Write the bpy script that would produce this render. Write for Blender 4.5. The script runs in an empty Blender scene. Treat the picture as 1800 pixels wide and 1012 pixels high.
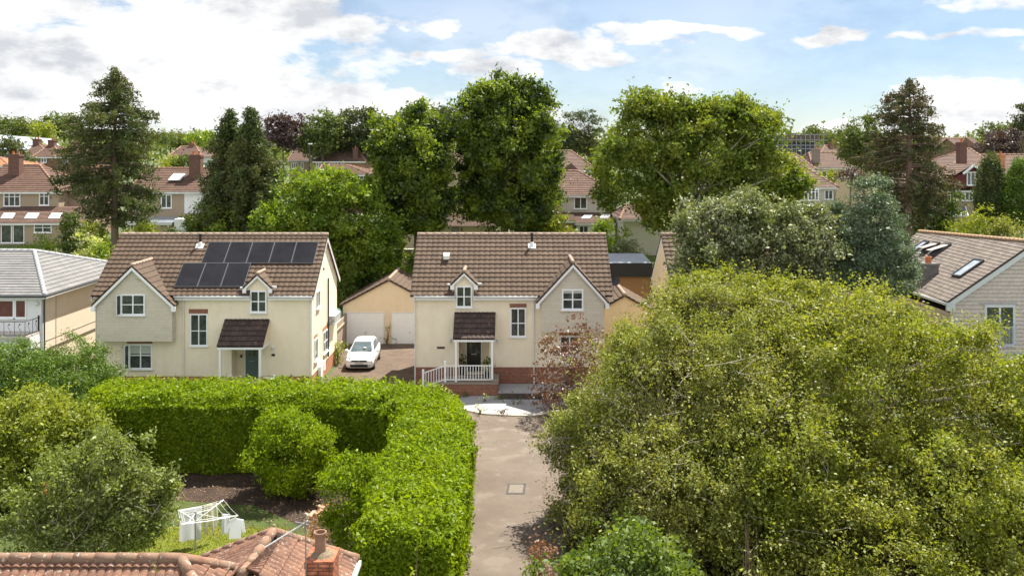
import bpy, math, random
import numpy as np
from mathutils import Vector, Matrix
R = math.radians
rng = np.random.default_rng(7)
random.seed(7)
sc = bpy.context.scene
col = sc.collection

# ---------------------------------------------------------------- camera, world, sun, exposure
HC = 12.9                                    # camera height above the drive, metres
cd = bpy.data.cameras.new('camera'); cam = bpy.data.objects.new('camera', cd); col.objects.link(cam)
cam.location = (0, 0, HC); cam.rotation_euler = (R(90), 0, 0)
cd.sensor_width = 36; cd.lens = 31.8; cd.shift_y = -236 / 1800
cd.clip_start = .5; cd.clip_end = 5000
sc.camera = cam
SUN = Vector((.32, .47, 1.0)).normalized()   # direction towards the sun: behind the houses and to the right
SUN_EL = math.asin(SUN.z); SUN_AZ = math.atan2(SUN.x, SUN.y)
SUN_STRENGTH = 5.0; SKY_STRENGTH = .057; EXPOSURE = 1.38
ld = bpy.data.lights.new('sun', 'SUN'); ld.energy = SUN_STRENGTH; ld.angle = R(.5); ld.color = (1, .945, .83)
lo = bpy.data.objects.new('sun', ld); col.objects.link(lo)
lo.rotation_euler = SUN.to_track_quat('Z', 'Y').to_euler()
sc.view_settings.view_transform = 'Standard'; sc.view_settings.look = 'None'
sc.view_settings.exposure = EXPOSURE; sc.view_settings.gamma = 1
sc.cycles.max_bounces = 6; sc.cycles.diffuse_bounces = 3; sc.cycles.glossy_bounces = 2
sc.cycles.transmission_bounces = 3; sc.cycles.transparent_max_bounces = 8

def build_world():
    w = bpy.data.worlds.new('World'); sc.world = w; w.use_nodes = True
    nt = w.node_tree; N = nt.nodes; L = nt.links; N.clear()
    out = N.new('ShaderNodeOutputWorld'); bg = N.new('ShaderNodeBackground')
    bg.inputs['Strength'].default_value = SKY_STRENGTH
    sky = N.new('ShaderNodeTexSky'); sky.sky_type = 'NISHITA'; sky.sun_disc = False
    sky.sun_elevation = SUN_EL; sky.sun_rotation = SUN_AZ
    sky.air_density = 1.0; sky.dust_density = .25; sky.ozone_density = 3.0; sky.altitude = 60
    tc = N.new('ShaderNodeTexCoord'); sep = N.new('ShaderNodeSeparateXYZ'); L.new(tc.outputs['Generated'], sep.inputs[0])
    def m(op, a, b=None, c=None):
        n = N.new('ShaderNodeMath'); n.operation = op
        for i, v in enumerate((a, b, c)):
            if v is None: continue
            if isinstance(v, (int, float)): n.inputs[i].default_value = v
            else: L.new(v, n.inputs[i])
        return n.outputs[0]
    az = m('ARCTAN2', sep.outputs[0], sep.outputs[1]); el = m('ARCSINE', sep.outputs[2])
    cmb = N.new('ShaderNodeCombineXYZ'); L.new(m('MULTIPLY', az, 1.0), cmb.inputs[0]); L.new(m('MULTIPLY', el, 2.1), cmb.inputs[1])
    def noise(scale, det, rough, off=0):
        mp = N.new('ShaderNodeMapping'); mp.inputs['Location'].default_value = (off, off * .7, off * .3); L.new(cmb.outputs[0], mp.inputs[0])
        n = N.new('ShaderNodeTexNoise'); n.inputs['Scale'].default_value = scale; n.inputs['Detail'].default_value = det
        n.inputs['Roughness'].default_value = rough; n.inputs['Distortion'].default_value = .15
        L.new(mp.outputs[0], n.inputs['Vector']); return n.outputs['Fac']
    f1 = noise(9, 7, .62, 3.1); f2 = noise(3.6, 3, .5, 8.2); f3 = noise(22, 4, .6, 1.7)
    w1 = noise(7, 4, .6, 4.4); w2 = noise(7, 4, .6, 12.9); f4 = noise(5, 5, .62, 21.3)
    azw = m('ADD', az, m('MULTIPLY', m('SUBTRACT', w1, .5), .22)); elw = m('ADD', el, m('MULTIPLY', m('SUBTRACT', w2, .5), .075))
    # cloud banks as (azimuth, elevation, half widths, weight), radians
    banks = [(-.42, .07, .30, .11, 1.25), (-.27, .15, .13, .06, 1.2), (-.62, .12, .35, .20, 1.2), (-.22, .06, .14, .035, 1.1),
             (-.08, .105, .085, .018, .95), (-.03, .085, .07, .016, .9), (-.12, .145, .07, .022, .85), (-.155, .035, .15, .05, 1.1), (.075, .110, .14, .022, 1.1), (.16, .130, .13, .012, .95),
             (.335, .127, .085, .013, 1.05), (.13, .190, .08, .018, .95), (.56, .150, .13, .022, 1.0), (.51, .112, .12, .012, .95), (.57, .090, .11, .034, 1.05), (.50, .035, .16, .04, 1.15),
             (.34, .02, .10, .03, 1.05), (.18, .065, .03, .022, 1.0), (.03, .04, .05, .04, 1.1), (.43, .055, .07, .025, .95)]
    cov = None
    for a, e, sa, se, wt in banks:
        dx = m('DIVIDE', m('SUBTRACT', azw, a), sa); dy = m('DIVIDE', m('SUBTRACT', elw, e), se)
        d = m('ADD', m('MULTIPLY', dx, dx), m('MULTIPLY', dy, dy))
        g = m('MULTIPLY', m('SUBTRACT', 1.0, m('MULTIPLY', d, .75)), wt)
        cov = g if cov is None else m('MAXIMUM', cov, g)
    # unseen cloud added behind and above the camera as fill light
    far = m('MULTIPLY', m('GREATER_THAN', m('ABSOLUTE', az), .8), .68)
    high = m('MULTIPLY', m('GREATER_THAN', el, .34), .45)
    cov = m('MAXIMUM', m('MAXIMUM', cov, far), high)
    nz = m('ADD', m('MULTIPLY', m('SUBTRACT', f1, .5), 2.1), m('MULTIPLY', m('SUBTRACT', f2, .5), .3))
    dens = m('ADD', m('SUBTRACT', cov, .5), nz)
    mr = N.new('ShaderNodeMapRange'); mr.interpolation_type = 'SMOOTHSTEP'; L.new(dens, mr.inputs[0])
    mr.inputs[1].default_value = -.05; mr.inputs[2].default_value = .40
    # thin high haze of cirrus, faint
    ci = N.new('ShaderNodeMapRange'); L.new(f2, ci.inputs[0]); ci.inputs[1].default_value = .35; ci.inputs[2].default_value = .75
    ci.inputs[3].default_value = .10; ci.inputs[4].default_value = .42
    fac = m('MAXIMUM', mr.outputs[0], ci.outputs[0])
    # cloud colour: bright tops and soft grey undersides
    sh = m('ADD', m('MULTIPLY', f3, .45), m('MULTIPLY', f4, .75))
    cr = N.new('ShaderNodeValToRGB'); L.new(sh, cr.inputs[0])
    cr.color_ramp.elements[0].position = .46; cr.color_ramp.elements[0].color = (4.7, 4.85, 5.15, 1)
    cr.color_ramp.elements[1].position = .64; cr.color_ramp.elements[1].color = (7.9, 7.85, 7.75, 1)
    mul = N.new('ShaderNodeVectorMath'); mul.operation = 'SCALE'; L.new(cr.outputs[0], mul.inputs[0]); 
    # unseen clouds behind the camera brightened to lift the shaded house fronts
    bk = N.new('ShaderNodeMapRange'); L.new(m('ABSOLUTE', az), bk.inputs[0]); bk.inputs[1].default_value = .8; bk.inputs[2].default_value = 2.2; bk.inputs[3].default_value = 1.0; bk.inputs[4].default_value = 2.1; L.new(bk.outputs[0], mul.inputs['Scale'])
    mx = N.new('ShaderNodeMix'); mx.data_type = 'RGBA'; L.new(fac, mx.inputs[0])
    tn = N.new('ShaderNodeVectorMath'); tn.operation = 'MULTIPLY'; L.new(sky.outputs[0], tn.inputs[0]); tn.inputs[1].default_value = (.74, .77, .83); L.new(tn.outputs[0], mx.inputs[6]); L.new(mul.outputs[0], mx.inputs[7])
    L.new(mx.outputs[2], bg.inputs['Color']); L.new(bg.outputs[0], out.inputs[0])
build_world()

# ---------------------------------------------------------------- helpers
S = 1590.; CX = 900.; HY = 270.
def X(px, D): return (px - CX) * D / S
def Z(py, D): return HC + (HY - py) * D / S
def P(px, py, D): return (X(px, D), D, Z(py, D))
def sst(a, b, t):
    t = np.clip((t - a) / (b - a), 0, 1); return t * t * (3 - 2 * t)
def gz(x, y):
    return (sst(62, 92, y) * 4.2 + sst(92, 150, y) * 2.0 + sst(150, 260, y) * 3.5 + sst(260, 600, y) * 5
            + sst(600, 1500, y) * (14 + 16 * sst(-100, -500, x)))

W = {}
def reg(o, w): W[o.name] = Vector(w); return o
def tag(o, label=None, cat=None, group=None, kind=None):
    if label: o['label'] = label
    if cat: o['category'] = cat
    if group: o['group'] = group
    if kind: o['kind'] = kind
    return o
def thing(name, label, cat, loc, group=None):
    o = bpy.data.objects.new(name, None); col.objects.link(o); o.location = loc
    o.empty_display_size = .3
    reg(o, loc); return tag(o, label, cat, group)

class MB:
    def __init__(s): s.v = []; s.f = []
    def add(s, vs, fs):
        b = len(s.v); s.v += [tuple(map(float, p)) for p in vs]; s.f += [tuple(i + b for i in f) for f in fs]; return s
    def box(s, x0, x1, y0, y1, z0, z1):
        vs = [(x, y, z) for z in (z0, z1) for y in (y0, y1) for x in (x0, x1)]
        return s.add(vs, [(0, 2, 3, 1), (4, 5, 7, 6), (0, 1, 5, 4), (2, 6, 7, 3), (0, 4, 6, 2), (1, 3, 7, 5)])
    def poly(s, pts): return s.add(pts, [tuple(range(len(pts)))])
    def beam(s, a, b, w, h, up=(0, 0, 1)):
        a = Vector(a); b = Vector(b); d = (b - a).normalized(); u = Vector(up)
        sd = d.cross(u).normalized(); u = sd.cross(d).normalized()
        vs = [p + sd * i * w / 2 + u * j * h / 2 for p in (a, b) for i, j in ((-1, -1), (1, -1), (1, 1), (-1, 1))]
        return s.add(vs, [(0, 1, 2, 3), (7, 6, 5, 4), (0, 4, 5, 1), (1, 5, 6, 2), (2, 6, 7, 3), (3, 7, 4, 0)])
    def tube(s, pts, rad, n=6, cap=True):
        pts = [Vector(p) for p in pts]
        if isinstance(rad, (int, float)): rad = [rad] * len(pts)
        b = len(s.v); k = len(pts)
        for i, p in enumerate(pts):
            d = (pts[min(i + 1, k - 1)] - pts[max(i - 1, 0)]).normalized()
            a = Vector((0, 0, 1)) if abs(d.z) < .9 else Vector((1, 0, 0))
            e1 = d.cross(a).normalized(); e2 = d.cross(e1)
            for j in range(n):
                t = 2 * math.pi * j / n
                s.v.append(tuple(p + (e1 * math.cos(t) + e2 * math.sin(t)) * rad[i]))
        for i in range(k - 1):
            for j in range(n):
                a0 = b + i * n + j; a1 = b + i * n + (j + 1) % n
                s.f.append((a0, a1, a1 + n, a0 + n))
        if cap: s.f.append(tuple(b + j for j in range(n))[::-1]); s.f.append(tuple(b + (k - 1) * n + j for j in range(n)))
        return s
    def lathe(s, c, prof, n=12):
        b = len(s.v)
        for r, z in prof:
            for j in range(n):
                t = 2 * math.pi * j / n; s.v.append((c[0] + r * math.cos(t), c[1] + r * math.sin(t), c[2] + z))
        for i in range(len(prof) - 1):
            for j in range(n):
                a0 = b + i * n + j; a1 = b + i * n + (j + 1) % n
                s.f.append((a0, a1, a1 + n, a0 + n))
        s.f.append(tuple(b + j for j in range(n))[::-1]); s.f.append(tuple(b + (len(prof) - 1) * n + j for j in range(n)))
        return s
    def prism(s, pts, y0, y1):                      # pts in (x,z), extruded along y
        n = len(pts); vs = [(x, y0, z) for x, z in pts] + [(x, y1, z) for x, z in pts]
        return s.add(vs, [tuple(range(n)), tuple(range(2 * n - 1, n - 1, -1))] + [(i, i + n, (i + 1) % n + n, (i + 1) % n) for i in range(n)])
    def prismx(s, pts, x0, x1):                     # pts in (y,z), extruded along x
        n = len(pts); vs = [(x0, y, z) for y, z in pts] + [(x1, y, z) for y, z in pts]
        return s.add(vs, [tuple(range(n)), tuple(range(2 * n - 1, n - 1, -1))] + [(i, i + n, (i + 1) % n + n, (i + 1) % n) for i in range(n)])
    def slab(s, pts, t):                            # polygon given thickness along -normal
        pts = [Vector(p) for p in pts]; nn = (pts[1] - pts[0]).cross(pts[2] - pts[0]).normalized() * t
        if nn.z < 0: nn = -nn
        n = len(pts); vs = pts + [p - nn for p in pts]
        return s.add(vs, [tuple(range(n)), tuple(range(2 * n - 1, n - 1, -1))] + [(i, i + n, (i + 1) % n + n, (i + 1) % n) for i in range(n)])
    def build(s, name, mat, parent=None, smooth=False, world=None, fix=True):
        w = W[parent.name] if parent is not None else Vector(world or (0, 0, 0))
        a = np.array(s.v, dtype=np.float64) - np.array(w)
        me = bpy.data.meshes.new(name); me.from_pydata(a.tolist(), [], s.f)
        if fix and len(s.f) < 4000:
            import bmesh
            bm = bmesh.new(); bm.from_mesh(me); bmesh.ops.recalc_face_normals(bm, faces=bm.faces); bm.to_mesh(me); bm.free()
        me.update()
        if smooth: me.polygons.foreach_set('use_smooth', [True] * len(me.polygons))
        me.materials.append(mat)
        o = bpy.data.objects.new(name, me); col.objects.link(o)
        if parent is not None: o.parent = parent
        else: o.location = w
        return reg(o, w)

# ---------------------------------------------------------------- materials
_mats = {}
def newmat(name):
    m = bpy.data.materials.new(name); m.use_nodes = True; nt = m.node_tree
    b = nt.nodes['Principled BSDF']; _mats[name] = m
    return m, nt, nt.nodes, nt.links, b
def ramp(N, L, fac, stops):
    r = N.new('ShaderNodeValToRGB'); L.new(fac, r.inputs[0])
    el = r.color_ramp.elements
    while len(el) < len(stops): el.new(.5)
    for e, (p, c) in zip(el, stops): e.position = p; e.color = (*c, 1)
    return r.outputs[0]
def mixc(N, L, f, a, b, mode='MIX'):
    n = N.new('ShaderNodeMix'); n.data_type = 'RGBA'; n.blend_type = mode
    for i, v in ((0, f), (6, a), (7, b)):
        if isinstance(v, (int, float)): n.inputs[i].default_value = v
        elif isinstance(v, tuple): n.inputs[i].default_value = (*v, 1)
        else: L.new(v, n.inputs[i])
    return n.outputs[2]
def M(name, c, c2=None, scale=3., rough=.8, bump=0., bscale=40., spec=.3, metal=0., stretch=None, spots=None):
    m, nt, N, L, b = newmat(name)
    tc = N.new('ShaderNodeTexCoord'); src = tc.outputs['Object']
    if stretch:
        mp = N.new('ShaderNodeMapping'); mp.inputs['Scale'].default_value = stretch; L.new(src, mp.inputs[0]); src = mp.outputs[0]
    if c2:
        n = N.new('ShaderNodeTexNoise'); n.inputs['Scale'].default_value = scale; n.inputs['Detail'].default_value = 6; n.inputs['Roughness'].default_value = .65
        L.new(src, n.inputs['Vector']); cc = ramp(N, L, n.outputs['Fac'], [(.32, c), (.68, c2)])
        if spots:
            n2 = N.new('ShaderNodeTexNoise'); n2.inputs['Scale'].default_value = spots[1]; n2.inputs['Detail'].default_value = 3
            L.new(src, n2.inputs['Vector']); f = ramp(N, L, n2.outputs['Fac'], [(spots[2], (0, 0, 0)), (spots[2] + .06, (1, 1, 1))])
            cc = mixc(N, L, f, cc, spots[0])
        L.new(cc, b.inputs['Base Color'])
    else: b.inputs['Base Color'].default_value = (*c, 1)
    b.inputs['Roughness'].default_value = rough; b.inputs['Specular IOR Level'].default_value = spec; b.inputs['Metallic'].default_value = metal
    if bump:
        n = N.new('ShaderNodeTexNoise'); n.inputs['Scale'].default_value = bscale; n.inputs['Detail'].default_value = 4; L.new(tc.outputs['Object'], n.inputs['Vector'])
        bp = N.new('ShaderNodeBump'); bp.inputs['Strength'].default_value = bump; bp.inputs['Distance'].default_value = .02
        L.new(n.outputs['Fac'], bp.inputs['Height']); L.new(bp.outputs[0], b.inputs['Normal'])
    return m
def MBrick(name, c1, c2, mortar, bw=.225, rh=.075, ms=.012, rough=.85, stain=None, bump=.4, off=.5):
    m, nt, N, L, b = newmat(name)
    tc = N.new('ShaderNodeTexCoord'); sp = N.new('ShaderNodeSeparateXYZ'); L.new(tc.outputs['Object'], sp.inputs[0])
    ad = N.new('ShaderNodeMath'); ad.operation = 'ADD'; L.new(sp.outputs[0], ad.inputs[0]); L.new(sp.outputs[1], ad.inputs[1])
    cb = N.new('ShaderNodeCombineXYZ'); L.new(ad.outputs[0], cb.inputs[0]); L.new(sp.outputs[2], cb.inputs[1])
    t = N.new('ShaderNodeTexBrick'); L.new(cb.outputs[0], t.inputs['Vector']); t.offset = off
    t.inputs['Scale'].default_value = 1; t.inputs['Brick Width'].default_value = bw; t.inputs['Row Height'].default_value = rh
    t.inputs['Mortar Size'].default_value = ms; t.inputs['Mortar Smooth'].default_value = .3
    t.inputs['Color1'].default_value = (*c1, 1); t.inputs['Color2'].default_value = (*c2, 1); t.inputs['Mortar'].default_value = (*mortar, 1)
    n = N.new('ShaderNodeTexNoise'); n.inputs['Scale'].default_value = 9; n.inputs['Detail'].default_value = 5; L.new(tc.outputs['Object'], n.inputs['Vector'])
    v = ramp(N, L, n.outputs['Fac'], [(.3, (1 - .55 * bump,) * 3), (.7, (1 + .3 * bump,) * 3)])
    cc = mixc(N, L, 1.0, t.outputs['Color'], v, 'MULTIPLY')
    if stain:
        n2 = N.new('ShaderNodeTexNoise'); n2.inputs['Scale'].default_value = stain[1]; n2.inputs['Detail'].default_value = 7; n2.inputs['Roughness'].default_value = .7
        mp = N.new('ShaderNodeMapping'); mp.inputs['Scale'].default_value = (1, 1, 2.2); L.new(tc.outputs['Object'], mp.inputs[0]); L.new(mp.outputs[0], n2.inputs['Vector'])
        f = ramp(N, L, n2.outputs['Fac'], [(stain[2], (0, 0, 0)), (stain[2] + .16, (.8, .8, .8))])
        cc = mixc(N, L, f, cc, stain[0])
    L.new(cc, b.inputs['Base Color']); b.inputs['Roughness'].default_value = rough; b.inputs['Specular IOR Level'].default_value = .25
    bp = N.new('ShaderNodeBump'); bp.inputs['Strength'].default_value = bump; bp.inputs['Distance'].default_value = .02; bp.invert = True
    L.new(t.outputs['Fac'], bp.inputs['Height']); L.new(bp.outputs[0], b.inputs['Normal'])
    return m
def MTile(name, c1, c2, cw=.3, ch=.345, lichen=None, patch=None, rough=.85):
    # roof tile: a colour per tile from UV cells, weather patches and lichen spots
    m, nt, N, L, b = newmat(name)
    uv = N.new('ShaderNodeUVMap'); mp = N.new('ShaderNodeMapping'); mp.inputs['Scale'].default_value = (1 / cw, 1 / ch, 1); L.new(uv.outputs[0], mp.inputs[0])
    fl = N.new('ShaderNodeVectorMath'); fl.operation = 'FLOOR'; L.new(mp.outputs[0], fl.inputs[0])
    wn = N.new('ShaderNodeTexWhiteNoise'); wn.noise_dimensions = '2D'; L.new(fl.outputs[0], wn.inputs['Vector'])
    cc = ramp(N, L, wn.outputs['Value'], [(0, c1), (1, c2)])
    tc = N.new('ShaderNodeTexCoord')
    n = N.new('ShaderNodeTexNoise'); n.inputs['Scale'].default_value = .9; n.inputs['Detail'].default_value = 8; n.inputs['Roughness'].default_value = .7; L.new(tc.outputs['Object'], n.inputs['Vector'])
    v = ramp(N, L, n.outputs['Fac'], [(.3, (.84, .84, .85)), (.7, (1.13, 1.11, 1.09))])
    cc = mixc(N, L, 1.0, cc, v, 'MULTIPLY')
    n3 = N.new('ShaderNodeTexNoise'); n3.inputs['Scale'].default_value = 14; n3.inputs['Detail'].default_value = 4; L.new(tc.outputs['Object'], n3.inputs['Vector'])
    cc = mixc(N, L, 1.0, cc, ramp(N, L, n3.outputs['Fac'], [(.3, (.8, .8, .8)), (.7, (1.15, 1.15, 1.15))]), 'MULTIPLY')
    if lichen:
        n2 = N.new('ShaderNodeTexNoise'); n2.inputs['Scale'].default_value = lichen[1]; n2.inputs['Detail'].default_value = 6; n2.inputs['Roughness'].default_value = .75; L.new(tc.outputs['Object'], n2.inputs['Vector'])
        f = ramp(N, L, n2.outputs['Fac'], [(lichen[2], (0, 0, 0)), (lichen[2] + .05, (.85, .85, .85))]); cc = mixc(N, L, f, cc, lichen[0])
    L.new(cc, b.inputs['Base Color']); b.inputs['Roughness'].default_value = rough; b.inputs['Specular IOR Level'].default_value = .3
    return m
def MLeaf(name, c1, c2, c3=None, trans=.38, gloss=.02, nscale=.5, gr=.5, gain=1.22):
    gg = lambda c: (c[0] * gain * 1.04, c[1] * gain, c[2] * gain * .85)
    c1, c2, c3 = gg(c1), gg(c2), (gg(c3) if c3 else None)
    # leaves: a random colour per leaf between c1 and c2, patches of c3, light coming through
    m, nt, N, L, b = newmat(name); N.remove(b); out = N['Material Output']
    g = N.new('ShaderNodeNewGeometry'); cc = ramp(N, L, g.outputs['Random Per Island'], [(0, c1), (1, c2)])
    if c3:
        tc = N.new('ShaderNodeTexCoord'); n = N.new('ShaderNodeTexNoise'); n.inputs['Scale'].default_value = nscale; n.inputs['Detail'].default_value = 3
        L.new(tc.outputs['Object'], n.inputs['Vector']); f = ramp(N, L, n.outputs['Fac'], [(.42, (0, 0, 0)), (.66, (1, 1, 1))]); cc = mixc(N, L, f, cc, c3)
    d = N.new('ShaderNodeBsdfDiffuse'); L.new(cc, d.inputs[0])
    t = N.new('ShaderNodeBsdfTranslucent'); tcol = mixc(N, L, 1.0, cc, (1.5, 1.45, .45), 'MULTIPLY'); L.new(tcol, t.inputs[0])
    ms = N.new('ShaderNodeMixShader'); ms.inputs[0].default_value = trans; L.new(d.outputs[0], ms.inputs[1]); L.new(t.outputs[0], ms.inputs[2])
    gl = N.new('ShaderNodeBsdfGlossy'); gl.inputs['Roughness'].default_value = gr; gl.inputs['Color'].default_value = (1, 1, 1, 1)
    m2 = N.new('ShaderNodeMixShader'); m2.inputs[0].default_value = gloss; L.new(ms.outputs[0], m2.inputs[1]); L.new(gl.outputs[0], m2.inputs[2])
    L.new(m2.outputs[0], out.inputs[0])
    return m
def MGlass(name, base=(.012, .014, .014), tint2=(.10, .11, .10)):
    m = M(name, base, tint2, 1.7, rough=.06, spec=.6); return m

def streak(m, lo=.93):
    nt = m.node_tree; N = nt.nodes; L = nt.links; b = N['Principled BSDF']; src = b.inputs['Base Color'].links[0].from_socket
    tc = N.new('ShaderNodeTexCoord'); mp = N.new('ShaderNodeMapping'); mp.inputs['Scale'].default_value = (1.4, 1.4, .45); L.new(tc.outputs['Object'], mp.inputs[0])
    n = N.new('ShaderNodeTexNoise'); n.inputs['Scale'].default_value = 1.6; n.inputs['Detail'].default_value = 7; n.inputs['Roughness'].default_value = .7; L.new(mp.outputs[0], n.inputs['Vector'])
    c = mixc(N, L, 1.0, src, ramp(N, L, n.outputs['Fac'], [(.30, (lo, lo * .985, lo * .96)), (.60, (1, 1, 1))]), 'MULTIPLY'); L.new(c, b.inputs['Base Color']); return m
render_cream = M('cream_render', (.82, .705, .53), (.86, .76, .59), 2.2, .92, bump=.35, bscale=60)
render_side = M('pale_render', (.74, .64, .47), (.79, .69, .52), 2.0, .92, bump=.3, bscale=60)
garage_render = M('warm_render', (.72, .57, .39), (.78, .63, .44), 1.5, .92, bump=.3, bscale=60)
streak(render_cream); streak(render_side); streak(garage_render)
white_paint = M('white_paint', (.78, .78, .77), (.70, .70, .69), 6, .5)
upvc = M('white_plastic', (.82, .82, .82), rough=.35, spec=.5)
upvc_w = M('white_plastic_weathered', (.72, .72, .70), (.6, .6, .58), 5, .45)
black_paint = M('black_paint', (.018, .018, .02), rough=.45)
dark_metal = M('dark_metal', (.035, .035, .04), (.06, .06, .06), 8, .5)
grey_metal = M('grey_metal', (.35, .35, .36), (.25, .25, .26), 8, .4, metal=.6)
brick_red = MBrick('red_brick', (.22, .060, .035), (.30, .10, .055), (.30, .22, .17))
brick_orange = MBrick('orange_brick', (.42, .14, .06), (.50, .20, .09), (.40, .30, .22))
brick_old = MBrick('old_brick', (.13, .05, .035), (.19, .08, .055), (.14, .12, .10))
stone_clad = MBrick('stone_cladding', (.56, .50, .40), (.60, .54, .44), (.48, .43, .34), bw=.75, rh=.155, ms=.007, stain=((.24, .21, .175), .8, .60), bump=.12)
shingle = MBrick('painted_shingle', (.52, .455, .41), (.56, .495, .45), (.16, .13, .12), bw=60, rh=.21, ms=.014, bump=.3)
tile_brown = MTile('brown_concrete_tile', (.074, .049, .033), (.095, .064, .043), lichen=((.30, .25, .19), 16, .66))
tile_dark = MTile('dark_brown_tile', (.045, .032, .028), (.075, .05, .042), lichen=((.22, .12, .06), 3, .60))
tile_grey = MTile('grey_concrete_tile', (.145, .145, .145), (.175, .173, .17), cw=.3, ch=.34)
tile_slate = MTile('brown_grey_slate', (.105, .088, .078), (.165, .138, .118), cw=.33, ch=.26, lichen=((.42, .36, .27), 9, .60))
tile_red = MTile('red_brown_tile', (.088, .050, .036), (.12, .07, .05), cw=.3, ch=.34, lichen=((.33, .26, .2), 12, .68))
tile_red2 = MTile('faded_red_tile', (.098, .060, .046), (.132, .083, .064), cw=.3, ch=.34)
tile_red3 = MTile('brown_red_tile', (.09, .055, .042), (.13, .08, .06), cw=.3, ch=.34)
tile_clay = MTile('weathered_clay_tile', (.115, .058, .04), (.20, .105, .068), cw=.32, ch=.36, lichen=((.33, .27, .21), 12, .57))
ridge_brown = M('brown_ridge_tile', (.26, .19, .14), (.36, .27, .21), 5, .9)
ridge_red = M('red_ridge_tile', (.22, .12, .085), (.26, .16, .115), 5, .9)
ridge_clay = M('clay_ridge_tile', (.22, .11, .07), (.19, .135, .095), 3.5, .9, bump=.4, bscale=30, spots=((.40, .35, .29), 11, .62))
ridge_grey = M('grey_ridge_tile', (.28, .28, .29), (.34, .34, .35), 5, .85)
pebble = M('pebble_dash', (.30, .235, .16), (.40, .32, .225), 9, .95, bump=.5, bscale=50)
pebble_pale = M('pale_pebble_dash', (.52, .48, .40), (.60, .56, .48), 9, .95, bump=.4, bscale=50)
wall_white = M('white_render', (.70, .70, .68), (.77, .77, .75), 2, .9)
wall_pink = M('peach_render', (.64, .52, .41), (.70, .58, .47), 2, .92)
wall_dark = M('dark_brick_wall', (.16, .09, .06), (.22, .13, .09), 3, .9)  # dark red brown brick tone for far walls and chimneys
glass = MGlass('window_glass'); glass_red = MGlass('window_glass_red_blind', (.10, .03, .03), (.16, .06, .06))
glass_pale = M('rooflight_glass', (.22, .25, .28), (.38, .42, .46), 2, .12, spec=.7)
blind = M('pale_blind', (.42, .45, .38), rough=.8)
solar = M('solar_glass', (.010, .010, .012), (.018, .018, .022), 1.2, .25, spec=.18)
solar_line = M('solar_frame', (.13, .135, .15), rough=.4)
lead = M('lead_flashing', (.38, .40, .44), (.55, .56, .58), 7, .5)
terracotta = M('terracotta', (.50, .16, .06), (.42, .14, .06), 5, .8)
felt_grey = M('grey_roof_felt', (.26, .28, .31), (.34, .36, .39), 1.3, .6)
fascia_dark = M('dark_fascia', (.012, .012, .013), (.02, .02, .021), 3, .5)
cedar = M('cedar_cladding', (.17, .085, .035), (.26, .14, .06), 3, .75, stretch=(14, 14, .6), bump=.3)
fence_wood = M('fence_wood', (.30, .23, .17), (.38, .30, .23), 4, .85, stretch=(10, 10, .6))
door_teal = M('teal_door', (.10, .15, .14), rough=.4); door_black = M('black_door', (.010, .011, .012), rough=.3, spec=.5)
garage_white = M('garage_door_white', (.78, .77, .75), (.83, .82, .80), 3, .5)
bark = M('bark', (.12, .09, .065), (.20, .155, .115), 4, .95, stretch=(3, 3, .6), bump=.8, bscale=12)
bark_pale = M('pale_bark', (.28, .25, .19), (.40, .36, .29), 4, .9, bump=.4, bscale=20)
bark_red = M('reddish_bark', (.16, .10, .075), (.24, .165, .125), 4, .95, bump=.6, bscale=12)
laundry_white = M('white_cloth', (.78, .79, .82), (.70, .71, .75), 3, .9)
laundry_cream = M('cream_cloth', (.74, .72, .62), rough=.9)
car_white = M('car_paint_white', (.80, .80, .79), rough=.18, spec=.6)
car_glass = MGlass('car_glass', (.05, .07, .08), (.12, .15, .16))
rubber = M('tyre_rubber', (.02, .02, .02), rough=.8)
lamp_glass = M('headlamp_glass', (.10, .10, .085), (.28, .28, .26), 8, .1, spec=.7)
alloy = M('alloy_rim', (.45, .45, .46), rough=.3, metal=.7)

def MCloth(name, c, tr=.55):
    m, nt, N, L, b = newmat(name); N.remove(b); out = N['Material Output']
    d = N.new('ShaderNodeBsdfDiffuse'); d.inputs[0].default_value = (*c, 1); t = N.new('ShaderNodeBsdfTranslucent'); t.inputs[0].default_value = (*c, 1)
    ms = N.new('ShaderNodeMixShader'); ms.inputs[0].default_value = tr; L.new(d.outputs[0], ms.inputs[1]); L.new(t.outputs[0], ms.inputs[2]); L.new(ms.outputs[0], out.inputs[0]); return m
laundry_white = MCloth('white_cotton', (.78, .79, .82)); laundry_cream = MCloth('cream_cotton', (.76, .74, .62), .6)
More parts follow.
